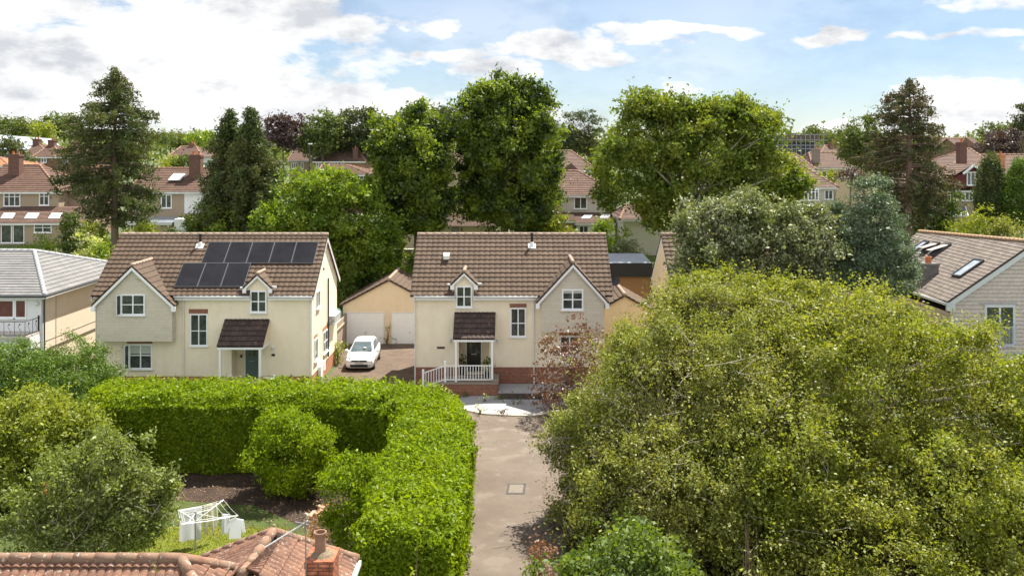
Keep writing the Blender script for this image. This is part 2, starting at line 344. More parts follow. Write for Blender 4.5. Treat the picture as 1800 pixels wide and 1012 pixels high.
# ---------------------------------------------------------------- roofs, windows, walls
def roof_face(pts, course=.345, step=.035, period=.3, amp=.022, samples=4, origin=None, lift=0.):
    """tiled sheet over a convex 3-D polygon: overlapping courses and rolls as real geometry, with a UV in metres"""
    pts = [Vector(p) for p in pts]
    n = (pts[1] - pts[0]).cross(pts[2] - pts[0])
    if n.length < 1e-6: n = (pts[2] - pts[1]).cross(pts[3] - pts[1])
    n.normalize()
    if n.z < 0: n = -n
    vdir = (Vector((0, 0, 1)) - n * n.z).normalized(); udir = vdir.cross(n).normalized()
    o = Vector(origin) if origin else pts[0]
    uv = [((p - o).dot(udir), (p - o).dot(vdir)) for p in pts]
    vmin = min(v for u, v in uv); vmax = max(v for u, v in uv)
    def ext(v):
        us = []
        for i in range(len(uv)):
            (u0, v0), (u1, v1) = uv[i], uv[(i + 1) % len(uv)]
            if abs(v1 - v0) < 1e-9:
                if abs(v - v0) < 1e-6: us += [u0, u1]
                continue
            t = (v - v0) / (v1 - v0)
            if -1e-6 <= t <= 1 + 1e-6: us.append(u0 + t * (u1 - u0))
        return (min(us), max(us)) if us else (0, 0)
    umin = min(u for u, v in uv); umax = max(u for u, v in uv)
    if amp > 0:
        k0 = math.floor(umin / (period / samples)); k1 = math.ceil(umax / (period / samples))
        us = np.arange(k0, k1 + 1) * (period / samples)
        ph = (us / period) % 1.0
        wave = np.abs(np.sin(math.pi * ph)) * amp
        rr = np.random.default_rng(3)
    else:
        us = np.linspace(umin, umax, 3); wave = np.zeros(len(us))
    vs = []; vf = []; uvs = []
    rows = []
    k = math.floor(vmin / course + 1e-6)
    v = vmin
    while v < vmax - 1e-4:
        v1 = min((math.floor(v / course + 1e-6) + 1) * course, vmax)
        a = (v / course) - math.floor(v / course + 1e-6); h0 = step * (1 - a); h1 = step * (1 - (v1 / course - math.floor(v / course + 1e-6)))
        rows.append((v, h0)); rows.append((v1, max(h1, 0))); v = v1
    m = len(us)
    for (v, h) in rows:
        ul, ur = ext(min(max(v, vmin), vmax)); uu = np.clip(us, ul, ur)
        for u, w_ in zip(uu, wave):
            vs.append(tuple(o + udir * float(u) + vdir * v + n * (h + float(w_) + lift)))
            uvs.append((float(u), v))
    for r in range(len(rows) - 1):
        for i in range(m - 1):
            a = r * m + i; vf.append((a, a + 1, a + m + 1, a + m))
    return vs, vf, uvs
def build_roof(name, faces, mat, parent, **kw):
    V = []; F = []; U = []
    for f in faces:
        k = dict(kw)
        if isinstance(f, dict): k.update({a: b for a, b in f.items() if a != 'pts'}); f = f['pts']
        v, ff, u = roof_face(f, **k); b = len(V); V += v; U += u; F += [tuple(i + b for i in q) for q in ff]
    w = W[parent.name]; me = bpy.data.meshes.new(name)
    me.from_pydata((np.array(V) - np.array(w)).tolist(), [], F); me.update()
    ul = me.uv_layers.new(name='UVMap'); idx = np.empty(len(me.loops), dtype=np.int64); me.loops.foreach_get('vertex_index', idx)
    ul.data.foreach_set('uv', (np.array(U)[idx] + .001).astype(np.float32).ravel())
    me.materials.append(mat); o = bpy.data.objects.new(name, me); col.objects.link(o); o.parent = parent
    return reg(o, w)
def cap_line(mb, a, b, r=.11, seg=.42):
    """ridge tiles: overlapping half-round segments"""
    a = Vector(a); b = Vector(b); n = max(1, round((b - a).length / seg))
    for i in range(n):
        p = a.lerp(b, i / n); q = a.lerp(b, (i + 1.06) / n) if i < n - 1 else b
        mb.tube([p, q], [r * 1.06, r * .96], 8)
    return mb

def window(parent, x0, x1, z0, z1, y, cols=2, rows=1, fr=.06, face='f', mat=None, g=None, sill=True, split=None, blindh=0, open_l=False, proud=.05, name='window'):
    """framed window on a wall at depth y; face 'f' looks at -y, 'r' looks at +x (then x0,x1 run along y and y is the wall's x)"""
    mat = mat or upvc; g = g or glass
    def bx(mb, a0, a1, d0, d1, c0, c1):
        if face == 'f': mb.box(a0, a1, y - d1, y - d0, c0, c1)
        elif face == 'r': mb.box(y + d0, y + d1, a0, a1, c0, c1)
        else: mb.box(y - d1, y - d0, a0, a1, c0, c1)
    f = MB(); e = fr
    bx(f, x0, x1, 0, proud, z0, z0 + e); bx(f, x0, x1, 0, proud, z1 - e, z1)
    bx(f, x0, x0 + e, 0, proud, z0 + e, z1 - e); bx(f, x1 - e, x1, 0, proud, z0 + e, z1 - e)
    for i in range(1, cols):
        c = x0 + (x1 - x0) * i / cols; bx(f, c - e * .45, c + e * .45, 0, proud - .004, z0 + e, z1 - e)
    hs = [z0 + (z1 - z0) * i / rows for i in range(1, rows)] if split is None else [z0 + (z1 - z0) * s for s in split]
    for h in hs: bx(f, x0 + e, x1 - e, 0, proud - .008, h - e * .35, h + e * .35)
    if face == 'f': pass
    o = f.build(name, mat, parent)
    p = MB(); bx(p, x0 + e * .5, x1 - e * .5, .006, .018, z0 + e * .5, z1 - e * .5); p.build('pane', g, o)
    if blindh: b = MB(); bx(b, x0 + e, x1 - e, .018, .022, z1 - e - blindh, z1 - e); b.build('blind', blind, o)
    if sill: s = MB(); bx(s, x0 - .05, x1 + .05, 0, proud + .06, z0 - .055, z0 - .004); s.build('sill', mat, o)
    if open_l:
        q = MB(); w = (x1 - x0) / cols * .95
        a = Vector((x0, y - proud, z0)); d = Vector((-.35, -1, 0)).normalized() * w * .55
        b0 = a + Vector((0, 0, .03)); h = z1 - z0 - .06
        for s0, s1 in ((0, .14), (.86, 1)): q.beam(b0 + d * (s0 + s1) / 2, b0 + d * (s0 + s1) / 2 + Vector((0, 0, h)), (s1 - s0) * d.length, .03, up=(1, -.35, 0))
        q.beam(b0, b0 + d, .03, .06); q.beam(b0 + Vector((0, 0, h)), b0 + d + Vector((0, 0, h)), .03, .06)
        c = q.build('casement', mat, o)
        gq = MB(); gq.slab([b0, b0 + d, b0 + d + Vector((0, 0, h)), b0 + Vector((0, 0, h))], .006); gq.build('pane', g, c)
    return o
def winp(parent, D, x0, y0, x1, y1, **k):
    return window(parent, X(x0, D), X(x1, D), Z(y1, D), Z(y0, D), D, **k)

def wall_holes(mb, x0, x1, z0, z1, y0, y1, holes):
    xs = sorted({x0, x1, *[h[0] for h in holes], *[h[1] for h in holes]}); zs = sorted({z0, z1, *[h[2] for h in holes], *[h[3] for h in holes]})
    xs = [v for v in xs if x0 <= v <= x1]; zs = [v for v in zs if z0 <= v <= z1]
    for j in range(len(zs) - 1):
        run = None
        for i in range(len(xs) - 1):
            cx_ = (xs[i] + xs[i + 1]) / 2; cz_ = (zs[j] + zs[j + 1]) / 2
            solid = not any(h[0] < cx_ < h[1] and h[2] < cz_ < h[3] for h in holes)
            if solid: run = (run[0], xs[i + 1]) if run else (xs[i], xs[i + 1])
            if (not solid or i == len(xs) - 2) and run: mb.box(run[0], run[1], y0, y1, zs[j], zs[j + 1]); run = None
    return mb

# ---------------------------------------------------------------- foliage
def leaf_mesh(name, C, size, mat, parent, nrm=None, spread=1., aspect=.5, quad=True, up=.3, world=None, core=None, sizevar=.35, d_bias=None):
    """a mesh of separate leaves: folded diamonds (quad) or triangles at the points C"""
    C = np.asarray(C, dtype=np.float64); n = len(C)
    w = np.array(W[parent.name]) if parent is not None else np.array(world or (0, 0, 0))
    nv = rng.normal(size=(n, 3)) * spread
    if nrm is not None: nv += nrm
    nv[:, 2] += up
    nv /= np.linalg.norm(nv, axis=1)[:, None] + 1e-9
    t = rng.normal(size=(n, 3))
    if d_bias is not None: t += np.array(d_bias)
    t -= nv * (t * nv).sum(1)[:, None]; t /= np.linalg.norm(t, axis=1)[:, None] + 1e-9
    b = np.cross(nv, t)
    s = size * (1 + sizevar * rng.normal(size=n)).clip(.4, 1.8); s = s[:, None]
    C = C - w
    if quad:
        V = np.stack([C - t * s * .5, C + b * s * aspect * .5 + nv * s * .08, C + t * s * .5, C - b * s * aspect * .5 + nv * s * .08], 1); k = 4
    else:
        V = np.stack([C - t * s * .45 - b * s * aspect * .5, C - t * s * .45 + b * s * aspect * .5, C + t * s * .55], 1); k = 3
    V = V.reshape(-1, 3); nf = n; loops = np.arange(n * k)
    starts = np.arange(n) * k; tot = np.full(n, k)
    if core is not None:
        cv, cf = core; cv = np.array(cv) - w; base = len(V); V = np.vstack([V, cv])
        cl = np.concatenate([np.array(f) + base for f in cf]); ct = np.array([len(f) for f in cf]); cs = len(loops) + np.concatenate([[0], np.cumsum(ct)[:-1]])
        loops = np.concatenate([loops, cl]); starts = np.concatenate([starts, cs]); tot = np.concatenate([tot, ct]); nf = len(tot)
    me = bpy.data.meshes.new(name)
    me.vertices.add(len(V)); me.vertices.foreach_set('co', V.astype(np.float32).ravel())
    me.loops.add(len(loops)); me.loops.foreach_set('vertex_index', loops.astype(np.int32))
    me.polygons.add(nf); me.polygons.foreach_set('loop_start', starts.astype(np.int32)); me.polygons.foreach_set('loop_total', tot.astype(np.int32))
    me.update(calc_edges=True); me.materials.append(mat)
    o = bpy.data.objects.new(name, me); col.objects.link(o)
    if parent is not None: o.parent = parent
    else: o.location = tuple(w)
    return reg(o, tuple(w))

def dirs(n):
    v = rng.normal(size=(n, 3)); return v / np.linalg.norm(v, axis=1)[:, None]
def bumpf(d, seed, k=5, amp=.14):
    r = np.random.default_rng(seed); f = np.zeros(len(d))
    for i in range(k):
        a = r.normal(size=3) * (2.2 + i * 1.3); f += np.sin(d @ a + r.uniform(0, 6.3)) / (1 + i * .35)
    return 1 + amp * f
def crown_points(lobes, nclump, per, cr, flat=.6, inner=.25, seed=1, amp=.12, shell=.13, minz=None, cut=.62, lump=.23):
    L = np.array(lobes, dtype=float)
    SUB = []
    if lump:                                         # boughs: smaller rounded masses over the surface of each lobe
        r2 = np.random.default_rng(seed + 77)
        for l in L:
            m = (l[3] * l[5]) ** .5; rs = min(max(m * lump, .35), 1.5); k = int(np.clip((l[3] * l[4] + l[4] * l[5] + l[3] * l[5]) / 3 * 4 / rs ** 2 * .56, 4, 140))
            d = r2.normal(size=(k, 3)); d /= np.linalg.norm(d, axis=1)[:, None]; rr = (.80 + r2.normal(size=k) * .17 * lump / .23) * bumpf(d, seed, amp=amp * .8)
            for dd, q in zip(d, rr):
                s_ = rs * r2.uniform(.55, 1.45); SUB.append((*(l[:3] + dd * l[3:6] * q), s_, s_, s_ * .72, *dd))
        SUB = np.array(SUB)
    area = (L[:, 3] * L[:, 4] + L[:, 4] * L[:, 5] + L[:, 3] * L[:, 5]); pr = area / area.sum()
    CC = []; DD = []
    need = nclump; tries = 0
    while need > 0 and tries < 12:
        tries += 1; m = int(need * 1.7) + 20
        li = rng.choice(len(L), size=m, p=pr); d = dirs(m)
        rad = np.where(rng.random(m) < inner, rng.random(m) ** .6, 1 - np.abs(rng.normal(size=m)) * shell) * bumpf(d * (1 + li[:, None] * .37), seed, amp=amp)
        p = L[li, :3] + d * L[li, 3:6] * rad[:, None]
        if lump:
            si = rng.integers(len(SUB), size=m); use = rng.random(m) > inner * .7
            d2 = dirs(m) + SUB[si, 6:9] * .7 + np.array([0, 0, .35]); d2 /= np.linalg.norm(d2, axis=1)[:, None]
            p2 = SUB[si, :3] + d2 * SUB[si, 3:6] * (1 - np.abs(rng.normal(size=m)) * .12)[:, None]
            p = np.where(use[:, None], p2, p); d = np.where(use[:, None], d2, d)
        keep = np.ones(m, bool)
        for j in range(len(L)):
            q = np.linalg.norm((p - L[j, :3]) / L[j, 3:6], axis=1); keep &= ~((q < cut) & (li != j) & (rng.random(m) > inner * .6))
        if minz is not None: keep &= p[:, 2] > minz
        p = p[keep][:need]; CC.append(p); DD.append(d[keep][:need]); need -= len(p)
    C = np.vstack(CC); D = np.vstack(DD)
    pc = per * rng.uniform(.5, 1.5, size=len(C)); pc = pc.astype(int).clip(1)
    idx = np.repeat(np.arange(len(C)), pc); csz = (cr * rng.uniform(.6, 1.35, size=len(C)))[idx]
    off = rng.normal(size=(len(idx), 3)) * csz[:, None] * np.array([1, 1, flat]) * .55
    return C, C[idx] + off, D[idx]
def limbs(mb, base, r0, top, lobes, n, pts, rmin=.02, sides=6, twist=.25, seed=0):
    """trunk up to top, then limbs that bend out to chosen clump centres, tapering"""
    rr = np.random.default_rng(seed + 11); base = Vector(base); top = Vector(top)
    k = 6; tp = []
    for i in range(k + 1):
        t = i / k; p = base.lerp(top, t) + Vector((rr.normal() * twist * t * (1 - t), rr.normal() * twist * t * (1 - t), 0)); tp.append(p)
    mb.tube(tp, [r0 * (1.25 if i == 0 else 1 - .6 * i / k) for i in range(k + 1)], 8)
    for j in range(n):
        tgt = Vector(pts[rr.integers(len(pts))]); t0 = rr.uniform(.35, 1.0); i0 = min(int(t0 * k), k - 1); st = tp[i0].lerp(tp[i0 + 1], t0 * k - i0)
        tgt = st.lerp(tgt, .93); L_ = (tgt - st).length
        mid = st.lerp(tgt, .5) + Vector((rr.normal(), rr.normal(), abs(rr.normal()) + .2)) * L_ * .10
        q1 = st.lerp(mid, .5) + Vector((0, 0, L_ * .05)); q3 = mid.lerp(tgt, .5)
        ra = max(rmin, r0 * .42 * (1 - .5 * t0) * min(1, L_ / 5))
        mb.tube([st, q1, mid, q3, tgt], [ra, ra * .8, ra * .6, ra * .4, rmin * .5], sides, cap=False)
    return mb
def lobes_px(D, ls, dscale=.9):
    out = []
    for l in ls:
        px, py, rx, ry = l[:4]; dd = D + (l[4] if len(l) > 4 else 0)
        out.append((X(px, dd), dd, Z(py, dd), rx * dd / S, max(rx, ry) * dd / S * dscale, ry * dd / S))
    return out
def tree(name, label, cat, D, lobes, mat, leaf, nclump, per, cr, trunk_px=None, r0=.25, bk=None, n_limbs=14, group=None, quad=False, flat=.6, inner=.25, amp=.12, aspect=.6,
         dscale=.9, top_py=None, seed=None, up=.3, gz0=None, extra=None, shell=.13, spread=1., rmin=.02, cut=.62, lump=.23, shoots=0, slen=.7):
    lb = lobes_px(D, lobes, dscale); seed = seed if seed is not None else int(abs(lobes[0][0] * 7 + lobes[0][1]))
    tx = X(trunk_px if trunk_px is not None else lobes[0][0], D); g0 = float(gz(tx, D)) if gz0 is None else gz0
    t = thing(name, label, cat, (tx, D, g0), group)
    C, Lp, Dn = crown_points(lb, nclump, per, cr, flat, inner, seed, amp, shell, minz=g0 + .15, cut=cut, lump=lump)
    if shoots:
        ok = np.where(Dn[:, 2] > -.15)[0]; i = rng.choice(ok, shoots); dd = Dn[i] * .8 + np.array([0, 0, .9]) + rng.normal(size=(shoots, 3)) * .45; dd /= np.linalg.norm(dd, axis=1)[:, None]
        kk = 7; ln = slen * rng.uniform(.4, 1.2, size=shoots)
        sp = (Lp[i][:, None, :] + dd[:, None, :] * (np.linspace(0, 1, kk)[None, :] * ln[:, None])[:, :, None]).reshape(-1, 3) + rng.normal(size=(shoots * kk, 3)) * leaf * .35
        Lp = np.vstack([Lp, sp]); Dn = np.vstack([Dn, np.repeat(dd, kk, 0)])
    leaf_mesh('crown', Lp, leaf, mat, t, nrm=Dn * .6, quad=quad, aspect=aspect, up=up, spread=spread)
    big = max(lb, key=lambda l: l[3] * l[5]); tz = Z(top_py, D) if top_py else g0 + (big[2] - g0) * .9
    mb = MB(); limbs(mb, (tx, D, g0 - .1), r0, (tx + (big[0] - tx) * .5, D + (big[1] - D) * .5, tz), lb, n_limbs, C, seed=seed, rmin=rmin)
    mb.build('trunk', bk or bark, t, smooth=True, fix=False)
    if extra: extra(t, C, lb)
    return t
def bush(name, label, px, py, rx, ry, D, mat, leaf=.14, n=None, group=None, cat='shrub', quad=False, ground=True, aspect=.6, lob=3, amp=.1, kind=None, lump=.25):
    """a shrub: crown of leaves on a few stems; px,py centre of the visible mass"""
    cx_, cy_, cz_ = P(px, py, D); rx = rx * D / S; rz = ry * D / S; g0 = float(gz(cx_, D))
    if ground:                                  # reach down to the ground
        top = cz_ + rz; cz_ = (top + g0) / 2; rz = max((top - g0) / 2, .2)
    r = np.random.default_rng(int(px * 3 + py)); lb = [(cx_, D, cz_, rx * .85, rx * .85, rz)]
    for i in range(lob):
        a = r.uniform(0, 6.28); lb.append((cx_ + math.cos(a) * rx * .45, D + math.sin(a) * rx * .45, cz_ + r.uniform(-.3, .25) * rz, rx * .55, rx * .55, rz * .7))
    area = 4 * math.pi * ((rx * rx + 2 * rx * rz) / 3); n = n or int(min(9000, area * 2.2 / (leaf * leaf * aspect * .5)))
    t = thing(name, label, cat, (cx_, D, g0), group); per = 9
    C, Lp, Dn = crown_points(lb, max(8, n // per), per, max(leaf * 2.2, rx * .12), .8, .2, int(px), amp, .1, minz=g0 + .03, lump=lump)
    leaf_mesh('foliage', Lp, leaf, mat, t, nrm=Dn * .7, quad=quad, aspect=aspect)
    mb = MB()
    for i in range(4):
        q = Vector(C[r.integers(len(C))]); mb.tube([(cx_ + r.normal() * .05, D + r.normal() * .05, g0 - .03), Vector((cx_, D, g0)).lerp(q, .5) + Vector((0, 0, .1)), q], [.04, .025, .012], 5)
    mb.build('stem', bark, t, fix=False)
    return t
def conifer(name, label, px, D, top_py, prof, mat, base_r=.35, bk=None, levels=30, per=6, droop=.25, seed=3, leaf=.28, dens=1., group=None, bare=0., tuft=.45, gz0=None, hang=.5):
    """whorled conifer: tapering trunk, limbs whose length follows prof [(py, left px, right px)], needle tufts hanging along each limb"""
    r = np.random.default_rng(seed); tx = X(px, D); g0 = float(gz(tx, D)) if gz0 is None else gz0; ztop = Z(top_py, D)
    t = thing(name, label, 'tree', (tx, D, g0), group)
    pz = [Z(p[0], D) for p in prof]; pl = [p[1] * D / S for p in prof]; prr = [p[2] * D / S for p in prof]
    order = np.argsort(pz); pz = np.array(pz)[order]; pl = np.array(pl)[order]; prr = np.array(prr)[order]
    tr = MB(); H = ztop - g0
    tr.tube([(tx + r.normal() * .04, D, g0 - .2 + H * i / 10) for i in range(11)], [base_r * (1 - .93 * (i / 10) ** 1.1) for i in range(11)], 8)
    br = MB(); pts = []
    zs = np.linspace(pz.min(), ztop - .2, levels)
    for zl in zs:
        for j in range(per):
            a = r.uniform(0, 2 * math.pi); ll = np.interp(zl, pz, pl); lr = np.interp(zl, pz, prr); c = math.cos(a)
            Lb = ((ll if c < 0 else lr) * abs(c) + (ll + lr) / 2 * (1 - abs(c))) * r.uniform(.55, 1.12)
            if Lb < .15: Lb = .15
            z0 = zl + r.normal() * .15; tilt = .25 * (zl - g0) / H
            N_ = 6; P_ = []
            for i in range(N_):
                s = i / (N_ - 1); P_.append(Vector((tx + c * Lb * s, D + math.sin(a) * Lb * s, z0 + Lb * (tilt * s - droop * s * s + .10 * s ** 4))))
            br.tube(P_, [base_r * .16 * (1 - .85 * i / (N_ - 1)) * min(1, Lb / 3) + .012 for i in range(N_)], 4, cap=False)
            k = int(Lb * 26 * dens)
            ss = bare + (1 - bare) * r.random(k) ** .7
            for s in ss:
                f = s * (N_ - 1); i = min(int(f), N_ - 2); q = P_[i].lerp(P_[i + 1], f - i); wdt = tuft * (1.15 - .6 * s)
                pts.append((q.x + r.normal() * wdt * .45, q.y + r.normal() * wdt * .45, q.z + r.normal() * .10 - abs(r.normal()) * hang * .5))
    k = int(60 * dens)
    for i in range(k): pts.append((tx + r.normal() * .12, D + r.normal() * .12, ztop - r.random() * 1.0))
    C = np.array(pts); C = np.repeat(C, 3, axis=0) + rng.normal(size=(len(C) * 3, 3)) * .10
    leaf_mesh('crown', C, leaf, mat, t, quad=False, aspect=.38, up=.1)
    tk = tr.build('trunk', bk or bark, t, smooth=True); br.build('limb', bk or bark, t, fix=False)
    return t
# ================================================================ SETTING
def DG(py, z=0.): return (HC - z) * S / (py - HY)
def G(px, py, z=0.):
    D = DG(py, z); return (X(px, D), D, z)
def ground():
    xs = np.unique(np.concatenate([np.linspace(-1400, -120, 30), np.linspace(-120, 120, 81), np.linspace(120, 1400, 30)]))
    ys = np.unique(np.concatenate([np.linspace(-80, 0, 5), np.linspace(0, 160, 81), np.linspace(160, 700, 40), np.linspace(700, 1500, 20)]))
    XX, YY = np.meshgrid(xs, ys); ZZ = gz(XX, YY)
    v = np.stack([XX.ravel(), YY.ravel(), ZZ.ravel()], 1); n = len(xs); f = []
    for j in range(len(ys) - 1):
        for i in range(n - 1): a = j * n + i; f.append((a, a + 1, a + n + 1, a + n))
    m, nt, N, L, b = newmat('garden_ground')
    tc = N.new('ShaderNodeTexCoord')
    def nz(s, d=6): q = N.new('ShaderNodeTexNoise'); q.inputs['Scale'].default_value = s; q.inputs['Detail'].default_value = d; L.new(tc.outputs['Object'], q.inputs['Vector']); return q.outputs['Fac']
    c = ramp(N, L, nz(.12), [(.35, (.045, .075, .02)), (.55, (.075, .10, .03)), (.7, (.11, .095, .05))])
    c = mixc(N, L, 1.0, c, ramp(N, L, nz(3.5), [(.3, (.6, .6, .6)), (.7, (1.3, 1.3, 1.3))]), 'MULTIPLY')
    L.new(c, b.inputs['Base Color']); b.inputs['Roughness'].default_value = .95
    mb = MB(); mb.v = [tuple(p) for p in v]; mb.f = f
    o = mb.build('ground', m, world=(0, 0, 0), fix=False, smooth=True); tag(o, kind='structure')
ground()
def sheet(name, pts, z, mat, kind='structure'):
    mb = MB(); mb.poly([(x, y, z) for x, y in pts]); o = mb.build(name, mat, world=(0, 0, 0)); return tag(o, kind=kind)
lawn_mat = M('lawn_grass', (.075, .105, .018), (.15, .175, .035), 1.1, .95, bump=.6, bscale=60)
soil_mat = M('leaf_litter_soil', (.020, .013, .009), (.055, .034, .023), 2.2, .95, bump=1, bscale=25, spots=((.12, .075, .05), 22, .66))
tarmac_mat = M('pale_tarmac', (.112, .085, .067), (.155, .124, .10), .55, .9, bump=.8, bscale=110, spots=((.165, .135, .11), 1.1, .58))
tarmac_dark = M('brown_tarmac', (.075, .052, .038), (.12, .085, .062), 1.0, .92, bump=.5, bscale=60, spots=((.17, .125, .095), 7, .62))
gravel_mat = M('white_gravel', (.20, .195, .20), (.40, .39, .385), 26, .9, bump=1.2, bscale=34)
sheet('lawn', [(-20, 22), (-4.4, 22), (-4.4, 35), (-20, 35)], .008, M('lawn_painted_shade', (.03, .048, .009), (.065, .085, .018), 1.1, .95, bump=.6, bscale=60))  # shade over the lawn painted in as a darker grass colour
sheet('lawn_painted_sun', [(-14, 22), (-7.4, 22), (-7.4, 29.4), (-7.9, 30.6), (-9, 31.1), (-11, 31.3), (-14, 31.3)], .012, lawn_mat)  # sunlit patch painted in as a brighter grass colour
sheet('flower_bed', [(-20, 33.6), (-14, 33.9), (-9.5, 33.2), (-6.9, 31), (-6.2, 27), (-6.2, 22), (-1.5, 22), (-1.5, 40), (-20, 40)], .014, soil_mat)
sheet('driveway', [(-2.1, 12), (1.4, 12), (1.5, 26), (1.7, 30), (2.6, 34), (6, 38), (12, 40), (14, 44), (8, 46.6), (2.7, 45.6), (.8, 44.7), (-.6, 44.5), (-1.6, 45), (-3.2, 46.6),
                   (-6, 47), (-9, 47), (-9, 42), (-4, 41.2), (-2.2, 38), (-1.9, 34), (-1.85, 26)], .012, tarmac_mat)
sheet('parking_area', [(-10.5, 44), (-6, 44), (-5.3, 46.3), (-5.3, 61.3), (-11.6, 61.3), (-10.6, 55)], .02, tarmac_dark)
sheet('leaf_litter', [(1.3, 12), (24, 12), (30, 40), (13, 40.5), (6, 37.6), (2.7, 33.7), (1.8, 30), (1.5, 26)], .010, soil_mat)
# pale repair patches and the manhole in the drive
mh = thing('manhole_cover', 'grey square manhole cover set in the driveway by the tree shadow', 'manhole cover', G(905, 858, .016))
c0 = G(889, 868, .018); c1 = G(922, 868, .018); c2 = G(925, 849, .018); c3 = G(893, 849, .018)
MB().slab([c0, c1, c2, c3], .012).build('frame', M('iron_frame', (.03, .027, .025), (.06, .055, .05), 9, .7), mh)
q0, q1, q2, q3 = [Vector(c).lerp((Vector(c0) + Vector(c2)) / 2, .24) + Vector((0, 0, .006)) for c in (c0, c1, c2, c3)]
MB().slab([q0, q1, q2, q3], .012).build('lid', M('concrete_lid', (.13, .11, .09), (.18, .15, .125), 6, .9), mh)

# gravel front garden of the middle house
edge_px = [(806, 716), (818, 722), (850, 728.5), (900, 731.5), (935, 732), (985, 725), (1030, 719), (1080, 714)]
ep = [G(*p) for p in edge_px]
gm = MB()
for i in range(len(ep) - 1):
    a, b = ep[i], ep[i + 1]; n = 6
    for k in range(n):
        t0, t1 = k / n, (k + 1) / n; zf = lambda t: .03 + .30 * t
        q = lambda p, t: (p[0] * (1 - t * .02), p[1] + (48.98 - p[1]) * t, zf(t))
        gm.poly([q(a, t0), q(b, t0), q(b, t1), q(a, t1)])
tag(gm.build('gravel_bed', gravel_mat, world=(0, 0, 0)), kind='structure')
kb = MB()
for a, b in zip(ep[:-1], ep[1:]): kb.beam((a[0], a[1], .035), (b[0], b[1], .035), .11, .10)
tag(kb.build('kerb', M('kerb_stone', (.50, .44, .35), (.60, .54, .45), 6, .9), world=(0, 0, 0)), kind='structure')
tb = thing('raised_gravel_bed', 'raised rectangular bed of white gravel against the brick plinth of the middle house', 'planter', (1, 48, .3))
MB().box(-.72, 4.6, 46.85, 46.97, 0, .47).build('sleeper', M('dark_sleeper', (.06, .045, .04), (.10, .08, .065), 4, .9), tb)
MB().box(-.72, 4.6, 46.97, 48.99, .1, .45).build('gravel', gravel_mat, tb)

# ================================================================ COTTAGES
YF, YR, ZE, ZR = 48.7, 52.5, 5.24, 8.18; MS = (ZR - ZE) / (YR - YF)
def roof_ray(px, py, lift=0.):
    D = (HC - ZE - lift + MS * YF) / (MS - (HY - py) / S); return Vector((X(px, D), D, Z(py, D)))
def door(parent, x0, x1, z0, z1, y, mat, panes=(), name='door'):
    d = MB(); d.box(x0, x1, y - .05, y, z0, z1); o = d.build(name, mat, parent)
    f = MB(); e = .06; f.box(x0 - e, x0, y - .07, y, z0, z1 + e); f.box(x1, x1 + e, y - .07, y, z0, z1 + e); f.box(x0, x1, y - .07, y, z1, z1 + e); f.build('door_frame', upvc, o)
    m = MB()
    for a0, a1, b0, b1 in panes: m.box(x0 + (x1 - x0) * a0, x0 + (x1 - x0) * a1, y - .058, y - .05, z0 + (z1 - z0) * b0, z0 + (z1 - z0) * b1)
    if panes: m.build('pane', glass, o)
    MB().box((x0 + x1) / 2 - .14, (x0 + x1) / 2 + .14, y - .062, y - .05, z0 + .93, z0 + .99).build('letter_plate', grey_metal, o)
    MB().tube([(x1 - .1, y - .09, z0 + 1.0), (x1 - .1, y - .09, z0 + 1.15)], .015, 6).build('door_handle', grey_metal, o)
    return o
def wall_lamp(parent, x, z, y=49.0, mat=None):
    o = MB().box(x - .05, x + .05, y - .04, y, z - .05, z + .12).tube([(x, y - .03, z + .05), (x, y - .14, z + .12)], .015, 6).lathe((x, y - .15, z - .08), [(.03, -.04), (.055, 0), (.075, .15), (.09, .17), (.02, .24)], 8).build('wall_lamp', mat or upvc_w, parent)
    return o
def flue(parent, px, py_top):
    b = roof_ray(px, 431, .05); h = Z(py_top, b.y) - b.z
    f = MB().tube([b - Vector((0, 0, .2)), b + Vector((0, 0, h))], .075, 10).tube([b + Vector((0, 0, h)), b + Vector((0, 0, h + .06))], .10, 10).build('flue', black_paint, parent)
    u = Vector((0, 1, MS)).normalized(); n = Vector((0, -MS, 1)).normalized(); m = MB()
    c = b + n * .03; m.slab([c - u * .28 - Vector((.22, 0, 0)), c - u * .28 + Vector((.22, 0, 0)), c + u * .12 + Vector((.22, 0, 0)), c + u * .12 - Vector((.22, 0, 0))], .03)
    m.lathe((b.x, b.y, b.z - .05), [(.16, 0), (.10, .22), (.08, .24)], 10); m.build('flashing', M('pale_flashing_%d' % px, (.62, .62, .60), (.75, .75, .74), 8, .5), f)
